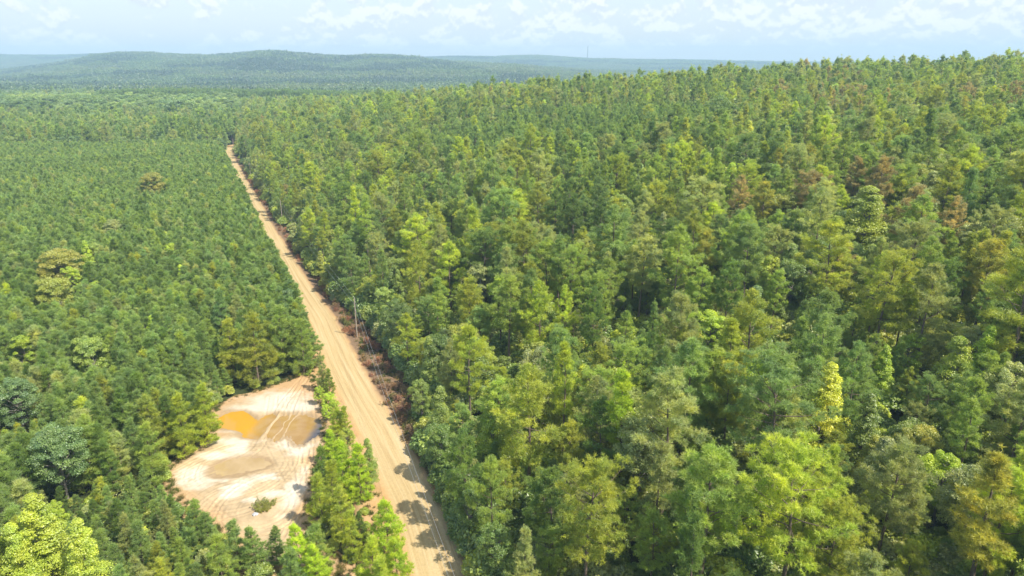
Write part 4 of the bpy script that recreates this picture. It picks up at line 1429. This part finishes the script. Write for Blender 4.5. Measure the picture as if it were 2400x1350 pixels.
for kind, name, label in ((P_, "pine_forest", "tall pines of the mixed forest beyond the nearest ones"),
                          (Y_, "pine_plantation", "close rows of young pines filling the plantation left of the road"),
                          (B_, "broadleaf_forest", "broadleaf crowns scattered through the forest and the valley")):
    tn = list(TONES)
    protos = []; index = {}
    for lod in (0, 1, 2):
        for vi, (w, f, H, R) in enumerate(LIB[kind][lod]):
            jm = joined(w, f, f"{name}_{lod}_{vi}")
            o = bpy.data.objects.new("kind", jm)
            index[(lod, vi)] = len(protos); protos.append(o)
    rest = [t for i, t in enumerate(TREES) if t["kind"] == kind and i not in INDIV]
    P = np.array([(t["x"], t["y"], t["z"]) for t in rest])
    idx = []; scl = []
    for t in rest:
        lod = 0 if t["y"] < 190 else (1 if t["y"] < (470 if kind != B_ else 900) else 2)
        lib = LIB[kind][lod]; vi = t["var"] % len(lib)
        idx.append(index[(lod, vi)])
        k = t["H"] / lib[vi][2]
        scl.append((t["sxy"], t["sxy"], k))
    instancer(name, protos, P, idx, np.array([t["rz"] for t in rest]), scl, label, "forest", [TONES[t["tone"]] for t in rest])


# understorey between the trunks
def undergrowth():
    protos = []
    metas = []
    for i in range(4):
        w, f = broad_meshes(500 + i, 3.2, 1.9, "bush", 1, 0.26)
        metas.append(joined(w.mesh("bush_stem", M_BARK2), f.mesh("bush_leaves", M_LEAF), "bush_leaves"))
    tn = ["mid green", "olive green", "dark green", "grey green", "yellow green"]
    for me in metas:
        protos.append(bpy.data.objects.new("kind", me))
    X, Y = jitter_grid(-420, 330, 20, 520, 2.9, 2.9, 0.48)
    s = road_s(X, Y)
    c = poly_sdf(X, Y, CLEAR)
    m = in_wedge(X, Y) & ((s > edge_right(Y) + 0.3) | ((s < -5.2) & (c > 1.2))) & ((Y < 300) | (np.abs(s) < 26))
    m &= (s > 0) | ((c < 14) & (Y < 150)) | (s > -14) | (rng.random(len(X)) < 0.15)
    X, Y, s, c = X[m], Y[m], s[m], c[m]
    # taller thicket along the forest edge right of the road
    Xe, Ye = jitter_grid(-90, 30, 45, 175, 1.7, 1.7, 0.48)
    se = road_s(Xe, Ye)
    e0 = edge_right(Ye)
    me_ = (se > e0) & (se < e0 + 5.0)
    ne = int(me_.sum())
    X, Y, s, c = np.concatenate((X, Xe[me_])), np.concatenate((Y, Ye[me_])), np.concatenate((s, se[me_])), np.concatenate((c, np.full(ne, 20.0)))
    Z = terrain(X, Y)
    k = rng.uniform(0.55, 1.55, len(X)) * np.where(s > 0, 1.0, 0.55)
    k[len(k) - ne:] = rng.uniform(0.8, 2.0, ne) * (0.55 + 0.45 * sst(0, 2.5, (se - e0)[me_]))
    k = np.where((s < 0) & (s > -9), k * 0.5, k)
    instancer("undergrowth", protos, np.stack((X, Y, Z), 1), rng.integers(0, len(protos), len(X)), rng.uniform(0, 6.28, len(X)),
              np.stack((k, k, k * rng.uniform(0.8, 1.2, len(X))), 1), "leafy undergrowth covering the forest floor between the trunks", "undergrowth",
              np.array([TONES[q] for q in tn])[np.where(np.arange(len(X)) >= len(X) - ne, rng.choice([0, 2, 2, 2, 1], len(X)), rng.integers(0, len(tn), len(X)))])


undergrowth()


# the far woods: small groups of crowns, each group one patch
def distant():
    protos = []
    for i in range(5):
        r = np.random.default_rng(700 + i)
        g = Geo()
        n = 46
        for q in range(n):
            cx, cy_ = r.uniform(-31, 31, 2); con = r.random() < 0.45
            H = r.uniform(13, 20); R = r.uniform(2.2, 3.2) if con else r.uniform(3.2, 5.2)
            m = 22
            d = rand_unit(r, m); d[:, 2] = np.abs(d[:, 2])
            if con:
                tt = r.random(m); P = np.stack((cx + d[:, 0] * R * (1.05 - tt), cy_ + d[:, 1] * R * (1.05 - tt), H * (0.3 + 0.7 * tt)), 1)
            else:
                P = np.array((cx, cy_, H * 0.55)) + d * np.array((R, R, H * 0.42)) * r.uniform(0.7, 1, (m, 1))
            g.leaves(r, P, unit(d + np.array((0, 0, 0.3)) + r.normal(0, 0.3, (m, 3))), np.clip(r.normal(0.5, 0.12) + r.normal(0, 0.1, m), 0, 1), 3.0, 0.9, out=d)
        me = g.mesh("woods_patch", M_LEAF)
        protos.append(bpy.data.objects.new("kind", me))
    X, Y = jitter_grid(-4700, 4700, 1160, 5600, 47, 47, 0.4)
    m = np.abs(X) < 0.84 * Y + 60
    X, Y = X[m], Y[m]
    Z = terrain(X, Y)
    zn = fbm2(X / 260.0, Y / 160.0, 131, 3)
    tone = np.where(zn > 0.14, 1, np.where(zn < -0.16, rng.choice([2, 3], len(X)), 0))
    idx = rng.integers(0, 5, len(X))
    k = rng.uniform(0.85, 1.15, len(X))
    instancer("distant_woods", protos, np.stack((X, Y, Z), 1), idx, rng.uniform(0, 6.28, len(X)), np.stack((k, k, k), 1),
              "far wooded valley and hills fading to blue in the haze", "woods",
              np.array([TONES[q] for q in ("mid green", "dark green", "olive green", "grey green")])[tone] * np.where(zn > 0.18, 0.32, 0.52)[:, None] * np.array((0.85, 1.0, 1.15)))  # canopy self-shade and some haze blue are put into the leaf tint


distant()

# ------------------------------------------------------------------ dead brush, grass, bush and rock along the road
def dead_shrub_mesh(seed, H):
    r = np.random.default_rng(seed)
    wood = Geo(); fol = Geo()
    n = 26
    C = []; D = []; T = []
    for i in range(n):
        a = r.uniform(0, 6.28); rad = abs(r.normal(0, 0.55)); h = H * r.uniform(0.5, 1.0)
        b = np.array((rad * cos(a), rad * sin(a), -0.15)); ti = b + np.array((r.normal(0, 0.3), r.normal(0, 0.3), h))
        mid = (b + ti) / 2 + r.normal(0, 0.08, 3)
        P = np.stack((b, mid, ti)); wood.tube(P, np.array((0.022, 0.016, 0.006)), 3)
        for u in r.uniform(0.3, 1.0, 9):
            C.append(b + (ti - b) * u + r.normal(0, 0.10, 3)); D.append(unit(np.array((r.normal(), r.normal(), 0.8)))); T.append(r.uniform(0.2, 0.9))
    fol.blades(r, np.array(C), np.array(D), np.array(T), 5, 0.26, 0.075, 0.9, 0.05)
    return wood.mesh("dead_shrub_stems", M_BARK), fol.mesh("dead_shrub_leaves", M_DEAD)


DS = [dead_shrub_mesh(900 + i, h) for i, h in enumerate((1.6, 2.1, 1.3, 1.8))]
RED = {"reddish brown": (0.315, 0.180, 0.120), "dull brown": (0.25, 0.175, 0.115), "straw coloured": (0.30, 0.235, 0.13), "dull green": (0.14, 0.16, 0.05)}


def verge_plants():
    k = 0
    for y in np.concatenate((np.arange(64, 180, 1.05), np.arange(180, 420, 2.9))):
        for rep in range(3):
            yy = y + rng.uniform(-0.6, 0.6)
            dens = (0.85 if 97 < yy < 156 else (0.4 if yy > 156 else 0.22)) * (0.45 + 0.9 * (0.5 + float(vnoise(np.array([yy / 5.0]), np.array([rep * 3.0]), 41)[0])))
            if 300 < yy < 390: dens = 0.9
            if rng.random() > dens: continue
            er = float(edge_right(yy))
            s = rng.uniform(3.7, max(er, 5.0)) if rep != 1 else rng.uniform(4.2, max(er + 0.8, 5.4))
            dx = float(road_x(yy + 3) - road_x(yy - 3)) / 6; L = sqrt(1 + dx * dx)
            x = float(road_x(yy)) + s / L; yp = yy - dx / L * s
            tone = pick(rng.random(), [("reddish brown", .44), ("dull brown", .24), ("straw coloured", .14), ("dull green", .18)])
            w, f = DS[rng.integers(0, 4)]
            e = empty("shrub" if tone == "dull green" else "dead_shrub", (x, yp, -0.12), rng.uniform(0, 6.28), rng.uniform(0.6, 1.15))
            a = bpy.data.objects.new("stems", w); COL.objects.link(a); a.parent = e
            b = bpy.data.objects.new("leaves", f); COL.objects.link(b); b.parent = e; b["tint"] = list(RED[tone])
            zone = "in front of the utility pole" if yy < 146 else ("just behind the utility pole" if yy < 180 else "far along the road")
            cat_ = "shrub" if tone == "dull green" else "dead shrub"
            tag(e, f"{tone} {cat_} on the right verge {zone}", cat_, f"{tone} {cat_}s {zone}")
            k += 1


verge_plants()


def grass():
    protos = []
    for i in range(4):
        r = np.random.default_rng(950 + i); g = Geo()
        C = np.zeros((26, 3)); C[:, :2] = r.normal(0, 0.22, (26, 2))
        g.blades(r, C, np.tile((0, 0, 1.0), (26, 1)), r.uniform(0.2, 0.9, 26), 4, 0.5, 0.05, 1.8)
        me = g.mesh("grass_tuft", M_DEAD)
        protos.append(bpy.data.objects.new("kind", me))
    pts = []
    for y in np.arange(55, 300, 0.30):
        dx = float(road_x(y + 3) - road_x(y - 3)) / 6; L = sqrt(1 + dx * dx)
        for rep in range(3):
            s = rng.choice([-1, 1]) * rng.uniform(4.6, 9.5)
            if s < 0 and rng.random() < 0.45 or (abs(s) < 6 and rng.random() < 0.6): continue
            x = float(road_x(y)) + s / L; yp = y - dx / L * s
            if poly_sdf(np.array([x]), np.array([yp]), CLEAR)[0] < 0.5: continue
            pts.append((x, yp, -0.02))
    # a fringe of weeds round the clearing
    for i in range(len(CLEAR)):
        a, b = CLEAR[i], CLEAR[(i + 1) % len(CLEAR)]
        m = int(np.hypot(*(b - a)) * 5)
        for q in range(m):
            p = a + (b - a) * rng.random() + rng.normal(0, 0.7, 2)
            d = poly_sdf(np.array([p[0]]), np.array([p[1]]), CLEAR)[0]
            if d > -0.5: pts.append((p[0], p[1], 0.0))
    P = np.array(pts)
    k = rng.uniform(0.5, 1.3, len(P))
    instancer("grass", protos, P, rng.integers(0, len(protos), len(P)), rng.uniform(0, 6.28, len(P)), np.stack((k, k, k), 1), "tufts of green and dry grass along the road verges and clearing rim", "grass",
              np.array(((0.10, 0.13, 0.03), (0.22, 0.19, 0.08), (0.07, 0.10, 0.025)))[rng.integers(0, 3, len(P))])


grass()


def bush_and_rock():
    r = np.random.default_rng(31)
    x, y = BUSH
    e = empty("bush", (x, y, 0.42))
    wood = Geo(); fol = Geo()
    C = []; D = []; T = []
    for i in range(70):
        a = r.uniform(0, 6.28); rad = sqrt(r.random()) * 1.0
        b = np.array((rad * cos(a) * 1.3, rad * sin(a) * 1.2, -0.25)); h = r.uniform(0.35, 0.75) * (1.1 - 0.45 * rad)
        ti = b * np.array((1.25, 1.25, 0)) + np.array((r.normal(0, 0.1), r.normal(0, 0.1), h))
        if i < 5: ti[2] += r.uniform(0.3, 0.8)
        wood.tube(np.stack((b, (b + ti) / 2, ti)), np.array((0.014, 0.01, 0.004)), 3)
        for u in r.uniform(0.25, 1, 10):
            C.append(b + (ti - b) * u + r.normal(0, 0.07, 3)); D.append(unit(np.array((cos(a), sin(a), 1.2)))); T.append(r.uniform(0.1, 0.8))
    fol.blades(r, np.array(C), np.array(D), np.array(T), 6, 0.26, 0.05, 1.0)
    mesh_obj("stems", wood.mesh("bush_stems", M_BARK2), parent=e)
    f = mesh_obj("leaves", fol.mesh("bush_leaves", M_LEAF), parent=e); f["tint"] = [0.17, 0.19, 0.055]
    tag(e, "low round green bush alone on bare sand inside the tyre circles", "bush")
    import bmesh
    bm = bmesh.new()
    bmesh.ops.create_icosphere(bm, subdivisions=3, radius=0.42)
    for v in bm.verts:
        n = 0.14 * float(vnoise(np.array([v.co.x * 5 + v.co.z * 3]), np.array([v.co.y * 5 - v.co.z * 2]), 4)[0])
        v.co *= 1 + n * 1.6
        v.co.z *= 0.55
        if v.co.z < -0.1: v.co.z = -0.1
    me = bpy.data.meshes.new("rock"); bm.to_mesh(me); bm.free()
    rx, ry = on_plane(600, 1209)
    o = mesh_obj("rock", me, M_ROCK, loc=(rx, ry, 0.24)); o.rotation_euler = (0.1, 0.15, 0.6); o.scale = (1.1, 0.8, 1.0)
    tag(o, "small pale and dark rock lying on the sand below the lone bush", "rock")


bush_and_rock()

# ------------------------------------------------------------------ the power line
def utility_pole(x, y, H, rz, label, wires_at):
    e = empty("utility_pole", (x, y, -0.1), rz)
    g = Geo()
    z = np.linspace(0, H, 7); g.tube(np.stack((0 * z, 0 * z, z), 1), np.linspace(0.17, 0.115, 7), 12)
    th_ = np.linspace(0, 2 * pi, 12, endpoint=False)
    cap = np.concatenate((np.stack((0.115 * np.cos(th_), 0.115 * np.sin(th_), np.full(12, H)), 1), [[0, 0, H + 0.03]]))
    g.add(cap, [(i, (i + 1) % 12, 12) for i in range(12)], 0.5)
    mesh_obj("shaft", g.mesh("pole_shaft", M_WOOD, True), parent=e)
    for zz, off in wires_at:
        q = Geo()
        zs = np.array((0, 0.03, 0.06, 0.09, 0.12, 0.15, 0.18, 0.2)); rs = np.array((0.035, 0.06, 0.035, 0.06, 0.035, 0.05, 0.04, 0.012))
        if off == 0:
            q.tube(np.stack((0 * zs, 0 * zs, H + 0.02 + zs), 1), rs, 10)
        else:
            q.tube(np.stack((off * 0.6 + zs * 0.5 * np.sign(off), 0 * zs, zz + 0 * zs), 1), rs, 10)
            q.tube(np.array([(0, 0, zz), (off * 0.7, 0, zz)]), np.array((0.02, 0.02)), 6)
        mesh_obj("insulator", q.mesh("insulator", M_PORC, True), parent=e)
    return tag(e, label, "utility pole")


def wire(name, A, B, sag, label, n=40, r=0.013):
    A = np.array(A, float); B = np.array(B, float)
    t = np.linspace(0, 1, n)[:, None]
    P = A + (B - A) * t; P[:, 2] -= (4 * sag * t * (1 - t))[:, 0]
    g = Geo(); g.tube(P, np.full(n, r), 5)
    o = mesh_obj(name, g.mesh(name, M_WIRE, True))
    tag(o, label, "wire")


PH = 9.6
px0, py0 = on_plane(837, 790)
pole_a = (px0, py0); pole_near = (-0.5, 42.0)
fx = float(road_x(262.0)) + 6.8; pole_far = (fx, 262.0)
fx2 = float(road_x(372.0)) + 7.0; pole_far2 = (fx2, 368.0)
aw = [(PH + 0.18, 0), (PH - 1.15, -0.25)]
utility_pole(*pole_a, PH, 0.35, "weathered wooden utility pole standing in red dead brush beside the dirt road", aw)
utility_pole(*pole_near, PH, 0.35, "wooden utility pole nearest to the viewer by the dirt road", aw)
utility_pole(*pole_far, PH, 0.35, "wooden utility pole in the shade of the right forest edge, second along the road", aw)
utility_pole(*pole_far2, PH, 0.35, "thin looking far utility pole at the right edge of the distant road", aw)
seq = [pole_near, pole_a, pole_far, pole_far2]
words = ["from the nearest pole to the pole in the red brush", "from the pole in red brush to the shaded pole", "beyond the shaded pole to the far pole"]
for i in range(3):
    (ax_, ay_), (bx_, by_) = seq[i], seq[i + 1]
    wire("power_line_wire", (ax_, ay_, PH + 0.12), (bx_, by_, PH + 0.12), 0.9, "upper pale wire " + words[i], r=0.013)
    wire("power_line_wire", (ax_ - 0.25, ay_, PH - 1.25), (bx_ - 0.25, by_, PH - 1.25), 1.2, "lower pale wire " + words[i], r=0.013)


# ------------------------------------------------------------------ radio mast on the far ridge
def radio_mast():
    d = ray(1377, 138); t = 4880 / d[1]
    x, y = d[0] * t, 4880.0
    z0 = th(x, y)
    top = CAM_H + ray(1377, 108)[2] * t
    H = top - z0
    e = empty("radio_mast", (x, y, z0))
    g = Geo()
    R = 1.5
    legs = [np.array((R * cos(a), R * sin(a))) for a in (0.3, 0.3 + 2 * pi / 3, 0.3 + 4 * pi / 3)]
    for l in legs: g.tube(np.array([(l[0], l[1], -2), (l[0], l[1], H)]), np.array((0.75, 0.75)), 5)
    for k in range(int(H / 3)):
        z = k * 3.0
        for i in range(3):
            a, b = legs[i], legs[(i + 1) % 3]
            g.tube(np.array([(a[0], a[1], z), (b[0], b[1], z + 3)]), np.array((0.3, 0.3)), 4)
    mesh_obj("lattice", g.mesh("mast_lattice", M_STEEL), parent=e)
    for a in range(3):
        q = Geo(); c = 2.6
        q.tube(np.array([(c * cos(a * 2.1), c * sin(a * 2.1), H - 5), (c * cos(a * 2.1), c * sin(a * 2.1), H + 1)]), np.array((0.7, 0.7)), 6)
        q.tube(np.array([(0, 0, H - 2), (c * cos(a * 2.1), c * sin(a * 2.1), H - 2)]), np.array((0.2, 0.2)), 4)
        mesh_obj("antenna", q.mesh("antenna", M_STEEL), parent=e)
    tag(e, "thin grey radio mast rising above the far blue ridge", "radio mast")


radio_mast()

# ------------------------------------------------------------------ summer haze
def haze():
    import bmesh
    bm = bmesh.new()
    x0, x1, y0, y1, z0, z1 = -6100, 6100, -500, 6100, -14.0, 192.0
    vs = [bm.verts.new(p) for p in ((x0, y0, z0), (x1, y0, z0), (x1, y1, z0), (x0, y1, z0), (x0, y0, z1), (x1, y0, z1), (x1, y1, z1), (x0, y1, z1))]
    for f in ((3, 2, 1, 0), (4, 5, 6, 7), (0, 1, 5, 4), (1, 2, 6, 5), (2, 3, 7, 6), (3, 0, 4, 7)):
        bm.faces.new([vs[i] for i in f])
    me = bpy.data.meshes.new("haze"); bm.to_mesh(me); bm.free()
    m, t = new_mat("haze_air")
    v = N(t, "ShaderNodeVolumePrincipled")
    v.inputs["Color"].default_value = (0.53, 0.77, 1.0, 1)
    v.inputs["Density"].default_value = 0.00021
    v.inputs["Anisotropy"].default_value = 0.0
    out = N(t, "ShaderNodeOutputMaterial"); t.links.new(v.outputs[0], out.inputs["Volume"])
    o = mesh_obj("haze", me, m)
    tag(o, "thin bluish summer haze filling the air over the forest", "haze", kind="stuff")


haze()
print("TREES", len(TREES), "individual", len(INDIV), {k: len([1 for i in INDIV if TREES[i]['kind'] == k]) for k in POINTS}, "zmin", GZ.min(), "zmax", GZ.max())
